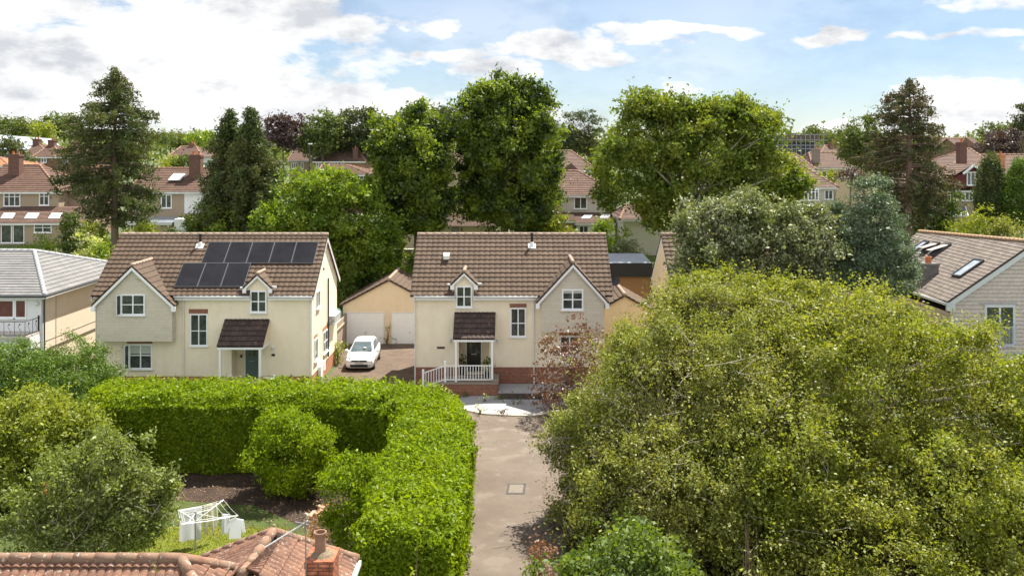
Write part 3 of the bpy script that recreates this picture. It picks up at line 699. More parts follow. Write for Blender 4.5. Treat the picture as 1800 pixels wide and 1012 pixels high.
def gable_roof(parent, xc, xl, xr, zl, zr_, zapex, yf, name, tile, barge=.24, cap=True):
    """small gabled roof whose ridge runs back into the main slope"""
    yb = YF + (zapex - ZE) / MS + .12; fs = []
    for xe, ze in ((xl, zl), (xr, zr_)):
        ye = max(YF + .05, YF + (ze - ZE) / MS + .1)
        fs.append([(xe, yf, ze), (xe, ye, ze), (xc, yb, zapex), (xc, yf, zapex)])
    r = build_roof(name, fs, tile, parent, origin=None, step=.03, amp=.018, period=.3)
    sl = MB()
    for f in fs: sl.slab([Vector(p) + Vector((0, .01, -.015)) for p in f], .06)
    sl.build('tile_edge', tile_dark, r, fix=True)
    if cap: cap_line(MB(), (xc, yf - .02, zapex + .02), (xc, yb, zapex + .02), .10).build('ridge_cap', ridge_brown, r, smooth=True)
    bb = MB()
    for xe, ze in ((xl, zl), (xr, zr_)):
        a = Vector((xe, yf + .03, ze - barge * .62)); b = Vector((xc, yf + .03, zapex - barge * .62)); up = Vector((0, 0, 1))
        h = barge * 1.15; sgn = 1 if xe < xc else -1
        bb.prism([(xe, ze - h), (xc, zapex - h), (xc, zapex - .06), (xe, ze - .06)], yf + .02, yf + .06)
        bb.box(min(xe, xe + sgn * .2), max(xe, xe + sgn * .2), yf + .015, yf + .16, ze - h - .05, ze - .07)
    bb.build('bargeboard', upvc, parent)
    return yb
def cottage(t, c):
    x0, x1 = c['x']; zp = c['plinth']; holes = []
    pr = c.get('recess')
    if pr: holes.append(pr)
    body = MB(); yb = 56.0
    wall_holes(body, x0, x1, zp, 5.32, 49.0, 49.25, holes)
    body.prismx([(49.25, zp), (yb, zp), (yb, 5.3), (YR, ZR - .1), (49.25, 5.5)], x0, x0 + .25); body.prismx([(49.25, zp), (yb, zp), (yb, 5.3), (YR, ZR - .1), (49.25, 5.5)], x1 - .25, x1)
    body.box(x0 + .25, x1 - .25, yb - .25, yb, zp, 5.3)
    wl = body.build('wall', c.get('mat', render_cream), t)
    pl = MB(); wall_holes(pl, x0 + .02, x1 - .02, -.1, zp, 49.02, 49.27, holes); pl.box(x0 + .02, x0 + .25, 49.27, yb - .02, -.1, zp); pl.box(x1 - .25, x1 - .02, 49.27, yb - .02, -.1, zp); pl.build('plinth', c.get('brick', brick_red), t)
    if pr:                                                     # recessed entrance
        a0, a1, b0, b1 = pr; yi = 50.0; m = MB(); m.box(a0 - .1, a0, 49.25, yi, b0, b1); m.box(a1, a1 + .1, 49.25, yi, b0, b1); m.box(a0 - .1, a1 + .1, yi, yi + .1, b0, b1 + .1); m.box(a0 - .1, a1 + .1, 49.25, yi + .1, b1, b1 + .1)
        m.box(a0 - .1, a1 + .1, 49.0, yi + .1, b0 - .12, b0); m.build('porch_recess', c.get('mat', render_cream), t)
    # roof
    o0, o1 = c['verge']; org = (o0, YF, ZE); fr = []
    segs = [o0]; dm = c.get('dormer')
    if dm: fr += [[(o0, YF, ZE), (dm['l'], YF, ZE), (dm['l'], YR, ZR), (o0, YR, ZR)], [(dm['r'], YF, ZE), (o1, YF, ZE), (o1, YR, ZR), (dm['r'], YR, ZR)]]
    else: fr += [[(o0, YF, ZE), (o1, YF, ZE), (o1, YR, ZR), (o0, YR, ZR)]]
    if dm: yc = 49.25; zc = ZE + (yc - YF) * MS; fr.append([(dm['l'], yc, zc), (dm['r'], yc, zc), (dm['r'], YR, ZR), (dm['l'], YR, ZR)])
    fr2 = [dict(pts=f, origin=org, amp=.03, period=.3, step=.045, samples=6) for f in fr]
    fr2.append(dict(pts=[(o1, 56.3, ZE), (o0, 56.3, ZE), (o0, YR, ZR), (o1, YR, ZR)], amp=0))
    rf = build_roof('roof', fr2, tile_brown, t)
    un = MB()                                                  # underlay, visible at the verges
    for f in fr + [[(o1 - .01, 56.3, ZE), (o0 + .01, 56.3, ZE), (o0 + .01, YR, ZR), (o1 - .01, YR, ZR)]]:
        n = Vector((0, -MS, 1)).normalized() if f[0][1] < 52 else Vector((0, MS, 1)).normalized()
        un.slab([Vector(p) - n * .012 for p in f], .07)
    un.build('roof_edge', tile_dark, rf)
    cap_line(MB(), (o0, YR, ZR + .03), (o1, YR, ZR + .03), .12, .45).build('ridge_cap', ridge_brown, rf, smooth=True)
    for xv in (o0 + .02, o1 - .05):
        bb = MB(); bb.prismx([(YF + .05, ZE - .30), (YR, ZR - .32), (56.25, ZE - .30), (56.3, ZE - .06), (YR, ZR - .08), (YF, ZE - .06)], xv, xv + .03); bb.build('verge_board', upvc, t)
    # gutter, fascia, pipes
    gt = MB(); fs = MB()
    for a, b in c['gutter']:
        gt.tube([(a, 48.66, ZE - .05), (b, 48.66, ZE - .05)], .055, 8); fs.box(a, b, 48.76, 48.80, ZE - .24, ZE - .02); fs.box(a, b, 48.80, 49.0, ZE - .24, ZE - .21)
    gt.build('gutter', upvc_w, t, smooth=True); fs.build('fascia', upvc, t)
    for px in c['pipes']:
        xx = X(px, 48.9); MB().tube([(xx, 48.68, ZE - .08), (xx, 48.92, ZE - .35), (xx, 48.92, .05)], .036, 8).build('downpipe', upvc_w, t)
    # jettied bay with gable
    b = c.get('bay')
    if b:
        D = 48.4; bl, br = X(b['x'][0], D), X(b['x'][1], D); zb = Z(b['bot'], D); xc = X(b['apex'][0], 48.2); za = Z(b['apex'][1], 48.2)
        fl, frr = X(b['feet'][0], 48.2), X(b['feet'][1], 48.2); zf = Z(b['feet'][2], 48.2)
        sl = (za - zf) / ((frr - fl) / 2)
        MB().prism([(bl, zb), (br, zb), (br, zf + (frr - br) * sl - .14), (xc, za - .12), (bl, zf + (bl - fl) * sl - .14)], D, 49.3).build('bay_wall', stone_clad, t)
        gable_roof(t, xc, fl, frr, zf, zf, za + .05, 48.2, 'bay_roof', tile_brown)
    if dm:
        xc = dm['c']; za = dm['za']; zf = dm['zf']; hw = dm['hw']; sl = (za - zf) / hw; w2 = dm['w'] / 2
        MB().prism([(xc - w2, 5.0), (xc + w2, 5.0), (xc + w2, za - w2 * sl - .1), (xc, za - .12), (xc - w2, za - w2 * sl - .1)], 48.97, 50.0).build('dormer_wall', render_cream, t)
        gable_roof(t, xc, xc - hw, xc + hw, zf, zf, za, 48.78, 'dormer_roof', tile_brown, barge=.20)
        MB().box(xc - w2 - .06, xc - w2, 48.9, 49.25, 5.2, 5.62).build('flashing', lead, t); MB().box(xc + w2, xc + w2 + .06, 48.9, 49.25, 5.2, 5.62).build('flashing', lead, t)
        wd = winp(t, 48.97, *dm['win'], cols=2, rows=1, split=(.5,), fr=.075)
        MB().box(xc + hw - .02, xc + hw + .2, 48.9, 49.0, zf - .02, zf + .07).build('gutter_end', upvc, t); MB().box(xc - hw - .16, xc - hw + .02, 48.9, 49.0, zf - .05, zf + .03).build('gutter_end', upvc, t)
    for w in c.get('wins', []):
        k = dict(w[4]) if len(w) > 4 else {}; hd = k.pop('head', None); D = k.pop('D', 49.0)
        winp(t, D, *w[:4], **k)
        if hd:
            hh = MB().box(X(hd[0], D), X(hd[2], D), D - .012, D + .05, Z(hd[3], D), Z(hd[1], D)); hh.build('brick_lintel', brick_red, t)
    # porch canopy
    p = c.get('porch')
    if p:
        pl_, prr, zt, zb_ = p; yo = 47.6
        rr = build_roof('porch_roof', [[(pl_, yo, zb_), (prr, yo, zb_), (prr, 49, zt), (pl_, 49, zt)]], tile_dark, t, amp=.03, period=.24, step=.05, samples=6)
        MB().slab([(pl_ + .005, yo + .01, zb_ - .02), (prr - .005, yo + .01, zb_ - .02), (prr - .005, 49, zt - .02), (pl_ + .005, 49, zt - .02)], .06).build('roof_edge', tile_dark, rr)
        MB().box(pl_ + .03, prr - .03, yo + .04, yo + .12, zb_ - .17, zb_ - .03).box(pl_ + .03, pl_ + .09, yo + .12, 49, zb_ - .17, zb_ - .06).box(prr - .09, prr - .03, yo + .12, 49, zb_ - .17, zb_ - .06).build('porch_beam', upvc, t)
        for xx in (pl_ + .04, prr - .08): sd = MB(); sd.prismx([(yo + .14, zb_ - .05), (48.99, zb_ - .05), (48.99, zt - .12)], xx, xx + .04)
        sd.build('porch_gable_panel', render_side, t)
        MB().box(pl_ + .09, prr - .09, yo + .13, 48.99, zb_ - .10, zb_ - .07).build('porch_ceiling', upvc, t)
        for xx in (pl_ + .16, prr - .16): MB().box(xx - .055, xx + .055, yo + .05, yo + .16, p_floor[0], zb_ - .17).build('porch_post', upvc, t)
p_floor = [.45]

# --- left cottage
h1 = thing('cottage', 'cream cottage with black solar panels on its roof and a stone clad bay at left', 'house', (-16.7, 49, 0))
cottage(h1, dict(x=(X(170, 49), X(548, 49)), plinth=.85, brick=brick_orange, verge=(X(213, 52.5) - .02, X(577, 52.5)), recess=(X(407, 49), X(458, 49), .45, 2.6),
    gutter=[(X(306, 48.7), X(438, 48.7)), (X(471, 48.7), X(549, 48.7))], pipes=[322.5, 545, 168.5],
    bay=dict(x=(170, 302.5), bot=600, apex=(231, 468), feet=(159, 307, 537)),
    dormer=dict(l=X(437, 48.7), r=X(473, 48.7), c=X(452.9, 48.9), za=6.42, zf=5.66, hw=.80, w=1.24, win=(440, 510.5, 469, 549)),
    wins=[(213, 517, 255, 553.5, dict(D=48.4, cols=2, split=(.5,), fr=.07, open_l=True)),
          (227, 604.5, 268, 648, dict(cols=2, fr=.07, split=(.55,), open_l=True, blindh=.45, head=(223, 598, 268, 603.5))),
          (334.5, 551.5, 365, 607.5, dict(cols=2, split=(.47,), fr=.06, head=(332, 543, 365.5, 551)))],
    porch=(X(380.5, 47.6), X(461.5, 47.6), Z(561.5, 49), Z(609, 47.6))))
door(h1, X(432, 50), X(454.5, 50), .5, 2.5, 50.0, door_teal, panes=((.2, .42, .62, .85), (.58, .8, .62, .85)))
wall_lamp(h1, X(480.5, 49), Z(612, 49)); MB().box(X(477.5, 49), X(483.5, 49), 48.97, 49, Z(625.5, 49), Z(621.5, 49)).build('number_plaque', black_paint, h1)
MB().box(X(423, 50), X(426, 50), 49.95, 50, Z(628, 50), Z(623, 50)).build('post_box', black_paint, h1)
flue(h1, 352, 413)
def vline(lst, mat, parent, name):
    pass
nrm = Vector((0, -MS, 1)).normalized(); upv = Vector((0, 1, MS)).normalized()
for (xa, xb, ya, yb_, n) in ((360.5, 556, 425, 462.5, 5), (314, 435, 462, 504, 3)):
    A = roof_ray(xa, (ya + yb_) / 2, .14); B = roof_ray(xb, (ya + yb_) / 2, .14); top = roof_ray(xa, ya, .14).y; bot = roof_ray(xa, yb_, .14).y
    for i in range(n):
        l = A.x + (B.x - A.x) * i / n; r = A.x + (B.x - A.x) * (i + 1) / n
        q = [Vector((xx, yy, ZE + .16 + (yy - YF) * MS)) for xx, yy in ((l + .012, bot), (r - .012, bot), (r - .012, top - .012), (l + .012, top - .012))]
        sp = MB().slab([p - nrm * .005 for p in q], .035).build('solar_panel', solar_line, h1)
        c = sum(q, Vector()) / 4; MB().slab([p + (c - p).normalized() * .03 + nrm * .001 for p in q], .004).build('pane', solar, sp)
xw = X(548, 49)                                              # things on the right-hand gable wall
window(h1, 50.1, 51.0, 4.3, 5.25, xw, cols=2, face='r', fr=.07); window(h1, 49.55, 50.4, 1.5, 2.7, xw, cols=1, face='r', fr=.07); window(h1, 51.9, 53.6, 1.4, 2.65, xw, cols=3, split=(.5,), face='r', fr=.07)
MB().box(xw - .05, xw + .012, 51.8, 53.7, 2.66, 2.9).build('brick_lintel', brick_orange, h1); MB().box(xw - .05, xw + .012, 49.5, 50.45, 2.71, 2.92).build('brick_lintel', brick_orange, h1)
ac = MB(); ac.box(xw, xw + .35, 53.7, 55.3, 2.72, 2.80); ac.box(xw, xw + .35, 53.7, 55.3, 3.22, 3.28)
for i in range(9): ac.box(xw + .30, xw + .35, 53.7 + i * .195, 53.76 + i * .195, 2.8, 3.22)
ac.box(xw, xw + .04, 53.7, 55.3, 2.8, 3.22); ac.build('wall_cage', upvc_w, h1)
MB().tube([(xw + .07, 53.1, 5.6), (xw + .07, 53.1, 1.0)], .045, 8).tube([(xw + .07, 53.1, 3.1), (xw + .07, 53.7, 3.1)], .04, 8).build('soil_pipe', dark_metal, h1)
MB().box(xw, xw + .18, 50.5, 51.1, .25, 1.0).box(xw, xw + .2, 51.3, 51.7, .6, 1.1).build('meter_box', upvc, h1)
MB().lathe((xw + .05, 51.9, 6.2), [(.02, 0), (.05, .06), (.03, .16)], 6).build('security_light', black_paint, h1)

# --- middle cottage
p_floor[0] = .88
h2 = thing('cottage', 'cream cottage with white porch railing and black front door, in the middle of the row', 'house', (0, 49, 0))
cottage(h2, dict(x=(X(729, 49), X(1062.5, 49)), plinth=Z(645, 49), verge=(X(733, 52.5) + .02, X(1065, 52.5)), recess=(X(806.5, 49), X(859.5, 49), .88, 3.0),
    gutter=[(X(727, 48.7), X(800, 48.7)), (X(831, 48.7), X(945, 48.7))], pipes=[729.5, 938.5],
    bay=dict(x=(951.5, 1061.8), bot=584, apex=(1007.5, 463), feet=(942, 1071, 532)),
    dormer=dict(l=X(798.5, 48.7), r=X(832.5, 48.7), c=X(815.8, 48.9), za=6.55, zf=5.84, hw=.74, w=1.16, win=(801.5, 502.5, 830, 540)),
    wins=[(987.5, 508, 1025.5, 544.5, dict(D=48.4, cols=2, split=(.5,), fr=.085, blindh=.14)),
          (983.5, 589.5, 1019, 625, dict(cols=2, fr=.08, split=(.5,), head=(983, 584.8, 1019, 589))),
          (897, 541, 924.5, 591.5, dict(cols=2, split=(.47,), fr=.065, head=(895.8, 533.5, 925.6, 540.4)))],
    porch=(X(796, 47.6), X(870.3, 47.6), Z(549.5, 49), Z(595.5, 47.6))))
door(h2, X(820.5, 50), X(845.5, 50), .88, 2.88, 50.0, door_black, panes=((.2, .4, .5, .93), (.6, .8, .5, .93)))
wall_lamp(h2, X(791, 49), Z(598, 49)); wall_lamp(h2, X(876, 49), Z(598, 49))
pq = MB().box(X(768.3, 49), X(781.8, 49), 48.97, 49, Z(612.6, 49), Z(609, 49)).build('name_plaque', M('slate_plaque', (.05, .038, .03), rough=.6), h2)
lt = MB(); r_ = random.Random(5)                            # the carved name is too small to read: worn strokes only
for i in range(7):
    if i == 4: continue
    xx = X(769.6 + i * 1.7, 49); zc = Z(610.8, 49); lt.box(xx, xx + .008, 48.968, 48.972, zc - .03, zc + .03)
    if i % 2: lt.box(xx, xx + .03, 48.967, 48.971, zc + .018, zc + .026)
    else: lt.box(xx + .022, xx + .03, 48.967, 48.971, zc - .03, zc + .02)
lt.build('lettering', M('worn_lettering', (.24, .20, .17), rough=.8), pq)
flue(h2, 935, 411)
v = roof_ray(785, 452, .05); MB().prismx([(v.y - .28, v.z - .1), (v.y + .12, v.z + .1), (v.y + .02, v.z + .26), (v.y - .28, v.z + .12)], v.x - .16, v.x + .16).build('roof_vent', M('cream_vent', (.72, .68, .6), rough=.6), h2)
ds = X(1080, 51); sd_ = MB(); ctr = Vector((X(1080, 50.5), 50.5, Z(493, 50.5))); dn = Vector((.1, -.9, .35)).normalized(); e1 = dn.cross(Vector((0, 0, 1))).normalized(); e2 = dn.cross(e1)
ring = [[ctr + (e1 * math.cos(a) * 1.1 + e2 * math.sin(a)) * r - dn * (.10 - .10 * (r / .3) ** 2) for a in np.linspace(0, 2 * math.pi, 17)[:-1]] for r in (.02, .12, .22, .3)]
b0 = len(sd_.v)
for rg in ring: sd_.v += [tuple(p) for p in rg]
for i in range(3):
    for j in range(16): sd_.f.append((b0 + i * 16 + j, b0 + i * 16 + (j + 1) % 16, b0 + (i + 1) * 16 + (j + 1) % 16, b0 + (i + 1) * 16 + j))
sd_.f.append(tuple(b0 + j for j in range(16)))
sd_.tube([ctr - dn * .1, (ctr.x - .05, 50.7, ctr.z - .45), (X(1062.5, 49), 50.7, ctr.z - .7)], .025, 6).tube([ctr - e2 * -.28, ctr + dn * .35], .012, 5).build('satellite_dish', dark_metal, h2, fix=False)

# porch platform, ramp and railing of the middle cottage
pf = thing('porch_platform', 'red brick porch platform with a grey slab top and a ramp down its left end', 'platform', (-2.2, 48.2, 0))
MB().box(-3.66, -.74, 47.42, 48.99, -.05, .80).prism([(-4.9, -.05), (-3.66, -.05), (-3.66, .80), (-4.9, .42)], 47.42, 48.6).build('brick_base', brick_red, pf)
MB().box(-3.68, -.72, 47.38, 48.99, .80, .87).prism([(-4.92, .42), (-3.68, .80), (-3.68, .87), (-4.92, .49)], 47.38, 48.62).box(-1.1, -.7, 47.5, 48.9, .87, 1.0).build('slab', M('porch_slab', (.20, .16, .13), (.27, .22, .18), 5, .85), pf)
rl = thing('porch_railing', 'white porch railing with upright bars that steps down along the ramp', 'railing', (-2.6, 47.6, .87))
def bal(mb, a, b, n, z0, z1):
    a = Vector(a); b = Vector(b)
    for i in range(1, n): p = a.lerp(b, i / n); mb.box(p.x - .018, p.x + .018, p.y - .015, p.y + .015, p.z + z0, p.z + z1)
y_ = 47.70; bm_ = MB(); bal(bm_, (X(782.5, y_), y_, .87), (X(866, y_), y_, .87), 17, .14, .86); bal(bm_, (X(744, y_), y_, .50), (X(781, y_), y_, .87), 8, .14, .84); bm_.build('baluster', upvc, rl)
rm = MB()
for zz in (.12, .86): rm.beam((X(782.5, y_), y_, .87 + zz), (X(866, y_), y_, .87 + zz), .05, .05)
for zz in (.12, .84): rm.beam((X(744, y_), y_, .5 + zz), (X(781, y_), y_, .87 + zz), .05, .05)
rm.build('handrail', upvc, rl)
for px, z0, z1 in ((782.5, .30, 1.92), (743.8, .10, 1.47)): xx = X(px, y_); MB().box(xx - .055, xx + .055, y_ - .055, y_ + .055, z0, z1).lathe((xx, y_, z1), [(.06, 0), (.07, .02), (.05, .05), (.01, .08)], 8).build('post', upvc, rl)
rl2 = thing('porch_railing', 'short stretch of white porch railing just showing over the hedge by the teal door', 'railing', (-12.5, 47.6, .45))
y_ = 47.7; m_ = MB(); bal(m_, (X(470, y_), y_, .30), (X(481, y_), y_, .30), 4, .1, .8); m_.build('baluster', upvc, rl2)
MB().beam((X(462, y_), y_, 1.1), (X(482, y_), y_, 1.1), .05, .05).build('handrail', upvc, rl2); MB().beam((X(462, y_), y_, .42), (X(482, y_), y_, .42), .05, .05).build('handrail', upvc, rl2)
xx = X(482, y_); MB().box(xx - .05, xx + .05, y_ - .05, y_ + .05, 0, 1.2).lathe((xx, y_, 1.2), [(.06, 0), (.07, .02), (.04, .06)], 8).build('post', upvc, rl2)
xx = X(408, y_); MB().beam((X(388, y_), y_, .9), (xx, y_, 1.25), .05, .05).box(X(388, y_) - .02, X(388, y_) + .02, 47.68, 47.72, 0, .9).box(xx - .02, xx + .02, 47.68, 47.72, 0, 1.2).build('ramp_rail', upvc, rl2)

# --- third cottage, mostly behind the trees
h3 = thing('cottage', 'cream cottage at the right of the row, half hidden by a grey leaved tree', 'house', (13, 49, 0))
cottage(h3, dict(x=(X(1182, 49), X(1182, 49) + 10.4), plinth=1.3, mat=garage_render, verge=(X(1162, 52.5), X(1162, 52.5) + 10.9), gutter=[(X(1185, 48.7), X(1182, 49) + 10.4)], pipes=[1186],
                 wins=[(1230, 550, 1268, 600, dict(cols=2)), (1400, 550, 1440, 600, dict(cols=2))]))

# ================================================================ GARAGES, GARDEN ROOM, CAR
def up_over(parent, x0, x1, z0, z1, y):
    d = MB(); n = int((x1 - x0) / .10); vs = []
    for i in range(n):
        a = x0 + (x1 - x0) * i / n; b = x0 + (x1 - x0) * (i + 1) / n; d.box(a, b - .015, y - .05, y, z0, z1)
    d.box(x0, x1, y - .035, y + .02, z0, z1)
    o = d.build('garage_door', garage_white, parent)
    f = MB(); f.box(x0 - .06, x0, y - .07, y, z0, z1 + .06); f.box(x1, x1 + .06, y - .07, y, z0, z1 + .06); f.box(x0, x1, y - .07, y, z1, z1 + .06); f.build('door_frame', upvc_w, o)
    MB().tube([((x0 + x1) / 2, y - .09, z0 + .75), ((x0 + x1) / 2, y - .05, z0 + .75)], .03, 8).build('door_handle', dark_metal, o)
def garage(t, x0, x1, y0, y1, ze, za, doors):
    xc = (x0 + x1) / 2
    MB().prism([(x0, -.1), (x1, -.1), (x1, ze), (xc, za - .08), (x0, ze)], y0, y1).build('wall', garage_render, t)
    o = .14; m = (za - ze) / (x1 - xc); fs = []
    for s, xe in ((-1, x0 - .2), (1, x1 + .2)):
        zz = ze - .2 * m + .06; fs.append([(xe, y0 - o, zz), (xe, y1 + o, zz), (xc, y1 + o, za + .06), (xc, y0 - o, za + .06)])
    r = build_roof('roof', fs, tile_brown, t, amp=.025, step=.04); u = MB()
    for f in fs: u.slab([Vector(p) - Vector((0, 0, .015)) for p in f], .09)
    u.build('roof_edge', tile_dark, r); cap_line(MB(), (xc, y0 - o - .02, za + .08), (xc, y1 + o, za + .08), .12).build('ridge_cap', ridge_brown, r, smooth=True)
    for a, b in doors: up_over(t, a, b, .02, 2.08, y0)
g1 = thing('garage', 'double garage with two white up-and-over doors and a gable roof behind the parked car', 'garage', (-8.3, 61.4, 0))
DGg = 61.4; garage(g1, X(602.5, DGg), X(765, DGg), DGg, DGg + 5.2, Z(535, DGg), Z(492, DGg), [(X(609.5, DGg), X(674.5, DGg)), (X(689.5, DGg), X(752, DGg))])
g2 = thing('garage', 'small cream garage gable between the middle cottage and the timber garden room', 'garage', (7, 58, 0))
garage(g2, X(1020, 58), X(1176, 58), 58, 63, 2.2, Z(519, 58), [])
gr_ = thing('garden_room', 'flat roofed garden room with black fascia and orange timber cladding', 'outbuilding', (9, 66, 1))
MB().box(6.2, 10.1, 66, 70, 0, Z(486, 66) + .05).build('wall', cedar, gr_); MB().box(6.0, 10.2, 65.8, 70.2, Z(486, 66), Z(462, 66)).build('fascia', fascia_dark, gr_)
MB().slab([(6.05, 65.9, Z(462, 66) + .01), (10.15, 65.9, Z(462, 66) + .01), (10.15, 70.1, Z(462, 66) + .25), (6.05, 70.1, Z(462, 66) + .25)], .05).build('roof', felt_grey, gr_)
sf = thing('side_gate', 'weathered plank gate in the gap between the solar panelled cottage and the garage', 'gate', (-11, 57, 0))
g_ = MB()
for i in range(9): g_.box(-11.35 + i * .0, -11.27, 56.2 + i * .55, 56.7 + i * .55, 0, 1.95)
g_.box(-11.3, -11.2, 56.0, 61.2, .4, .5).box(-11.3, -11.2, 56.0, 61.2, 1.5, 1.6).build('plank', fence_wood, sf)
MB().box(-11.4, -11.2, 56.0, 56.14, 0, 2.1).box(-11.4, -11.2, 61.2, 61.34, 0, 2.1).build('post', fence_wood, sf)
tk_ = thing('oil_tank', 'dark green plastic tank standing behind the plank fence beside the garage', 'tank', (-11.9, 60.5, 0))
MB().lathe((-11.9, 60.3, 1.0), [(.42, -1.0), (.55, -.9), (.55, 1.35), (.42, 1.55), (.12, 1.6)], 14).build('shell', M('tank_green', (.04, .10, .075), rough=.5), tk_, smooth=True); MB().lathe((-11.9, 60.3, 2.6), [(.12, 0), (.12, .08), (.03, .1)], 10).build('cap', black_paint, tk_)

def car():
    X0 = -9.06; Y0 = 53.55; Wd = .84
    t = thing('hatchback_car', 'white hatchback car parked on the brown drive in front of the left garage door', 'car', (X0, Y0 + 2, 0))
    rot = R(1.5)
    def T(x, y, z): c, s = math.cos(rot), math.sin(rot); return (X0 + x * c - (y) * s * -1 * -1, Y0 + y * c + x * s, z)
    # body: rings along the length, each a half outline mirrored
    ring = [  # y, halfw sill, halfw belt, z sill, z shoulder, z top(centre), halfw top
        (.00, .62, .66, .30, .52, .56, .50), (.06, .74, .77, .22, .60, .68, .60), (.22, .80, .82, .19, .66, .78, .66), (.55, .82, .84, .18, .74, .87, .70), (1.00, .82, .845, .18, .84, .955, .72),
        (1.25, .82, .845, .18, .88, .98, .72), (2.2, .82, .845, .18, .90, .99, .72), (3.2, .82, .845, .18, .91, 1.0, .72), (3.65, .80, .82, .20, .90, .99, .70), (3.88, .74, .76, .26, .86, .95, .64), (3.95, .66, .68, .34, .72, .80, .56)]
    V = []; F = []
    for (y, a, b, z0, z1, z2, c) in ring:
        h = [(a * .9, z0), (a, z0 + .06), (b + .01, (z0 + z1) / 2), (b, z1), (c + .06, z2 - .015), (c * .6, z2 + .012), (0, z2 + .02)]
        pts = h + [(-x, z) for x, z in h[-2::-1]]; V.append([T(x, y, z) for x, z in pts])
    n = len(V[0]); mb = MB(); mb.v = [p for r in V for p in r]
    for i in range(len(V) - 1):
        for j in range(n - 1): a = i * n + j; mb.f.append((a, a + 1, a + n + 1, a + n))
        mb.f.append((i * n, i * n + n, i * n + 2 * n - 1, i * n + n - 1))
    mb.f.append(tuple(range(n))); mb.f.append(tuple(range((len(V) - 1) * n, len(V) * n)))
    body = mb.build('body', car_white, t, smooth=True)
    cab = [(1.02, .72, .96, .70), (1.86, .555, 1.435, .50), (2.1, .57, 1.468, .51), (2.9, .57, 1.462, .51), (3.35, .56, 1.42, .50), (3.84, .66, .98, .64)]
    cr = MB(); bw = [(1.0, .735, .955), (1.86, .76, .97), (2.1, .76, .98), (2.9, .76, .985), (3.35, .755, .99), (3.86, .66, .97)]
    rows = []
    for (y, w, z, c), (y2, w2, z2) in zip(cab, bw):
        hs = [(w2, y2, z2), ((w2 * .35 + w * .65), y, z2 + (z - z2) * .62), (w, y, z - .03), (w - .07, y, z), (0, y, z + .025)]
        rows.append([T(x, yy, zz) for x, yy, zz in hs] + [T(-x, yy, zz) for x, yy, zz in hs[-2::-1]])
    n = len(rows[0]); cr.v = [p for r in rows for p in r]
    for i in range(len(rows) - 1):
        for j in range(n - 1): a = i * n + j; cr.f.append((a, a + 1, a + n + 1, a + n))
    cr.build('cabin', car_white, body, smooth=True, fix=True)
    g = MB()                                                 # windscreen and side glass, just proud of the shell
    g.slab([T(-.66, 1.02, 1.005), T(.66, 1.02, 1.005), T(.51, 1.78, 1.425), T(-.51, 1.78, 1.425)], .01); wsc = g.build('windscreen', car_glass, t)
    MB().lathe(T(.18, 1.25, 1.16), [(.10, 0), (.10, .005)], 12).build('sticker', upvc_w, wsc)
    for s in (-1, 1):
        m = MB(); m.slab([T(s * .775, 1.32, 1.02), T(s * .775, 2.2, 1.03), T(s * .60, 2.2, 1.40), T(s * .61, 1.88, 1.38)], .01).slab([T(s * .775, 2.27, 1.03), T(s * .77, 3.25, 1.04), T(s * .595, 3.15, 1.36), T(s * .60, 2.27, 1.40)], .01)
        m.build('side_window', car_glass, t)
        w = MB().lathe(T(s * .93, 1.28, .97), [(.04, -.06), (.10, -.03), (.11, .05), (.05, .10)], 10).tube([T(s * .80, 1.32, .97), T(s * .9, 1.3, .97)], .025, 6); w.build('door_mirror', car_white, t, smooth=True)
        hl = MB(); hl.slab([T(s * .42, -.02, .585), T(s * .77, .035, .60), T(s * .835, .36, .785), T(s * .58, .16, .80)], .05); hl.build('headlight', lamp_glass, t)
        fg = MB().lathe((0, 0, 0), [(.05, 0), (.05, .02)], 10); fg = MB().box(*sorted((T(s * .55, 0, 0)[0], T(s * .68, 0, 0)[0])), Y0 + .0, Y0 + .05, .33, .39); fg.build('fog_lamp', lamp_glass, t)
        for yy in (.68, 3.25):
            c = Vector(T(s * .78, yy, .30)); ax = Vector((1, 0, 0)) * s
            wh = MB().tube([c - ax * .10, c + ax * .085], .30, 20).build('tyre', rubber, None if False else t); wh.name = 'wheel'
            W[wh.name] = W[t.name]
            MB().tube([c + ax * .075, c + ax * .095], .20, 16).build('rim', alloy, wh)
            arch = MB()
    MB().box(X0 - .44, X0 + .44, Y0 - .02, Y0 + .06, .575, .665).build('grille', black_paint, t)
    MB().box(X0 - .52, X0 + .52, Y0 - .03, Y0 + .05, .285, .42).build('bumper_intake', black_paint, t)
    MB().box(X0 - .60, X0 + .60, Y0 - .04, Y0 + .08, .22, .27).build('splitter', grey_metal, t)
    bd = MB(); b = Vector((X0, Y0 - .035, .64))
    for i in range(16): a0, a1 = 2 * math.pi * i / 16, 2 * math.pi * (i + 1) / 16; bd.beam(b + Vector((math.cos(a0), 0, math.sin(a0))) * .055, b + Vector((math.cos(a1), 0, math.sin(a1))) * .055, .012, .012, up=(0, 1, 0))
    for p, q in (((-.038, .035), (-.015, -.04)), ((-.015, -.04), (0, 0)), ((0, 0), (.015, -.04)), ((.015, -.04), (.038, .035)), ((-.02, .045), (0, .01)), ((0, .01), (.02, .045))):
        bd.beam(b + Vector((p[0], 0, p[1])), b + Vector((q[0], 0, q[1])), .009, .009, up=(0, 1, 0))
    bd.build('badge', grey_metal, t)
    pl = MB().box(X0 - .26, X0 + .26, Y0 - .035, Y0, .445, .55).build('number_plate', M('plate_white', (.68, .68, .66), rough=.5), t)
    ch = MB()                                                # the registration is too small to read: seven dark blocks at its place
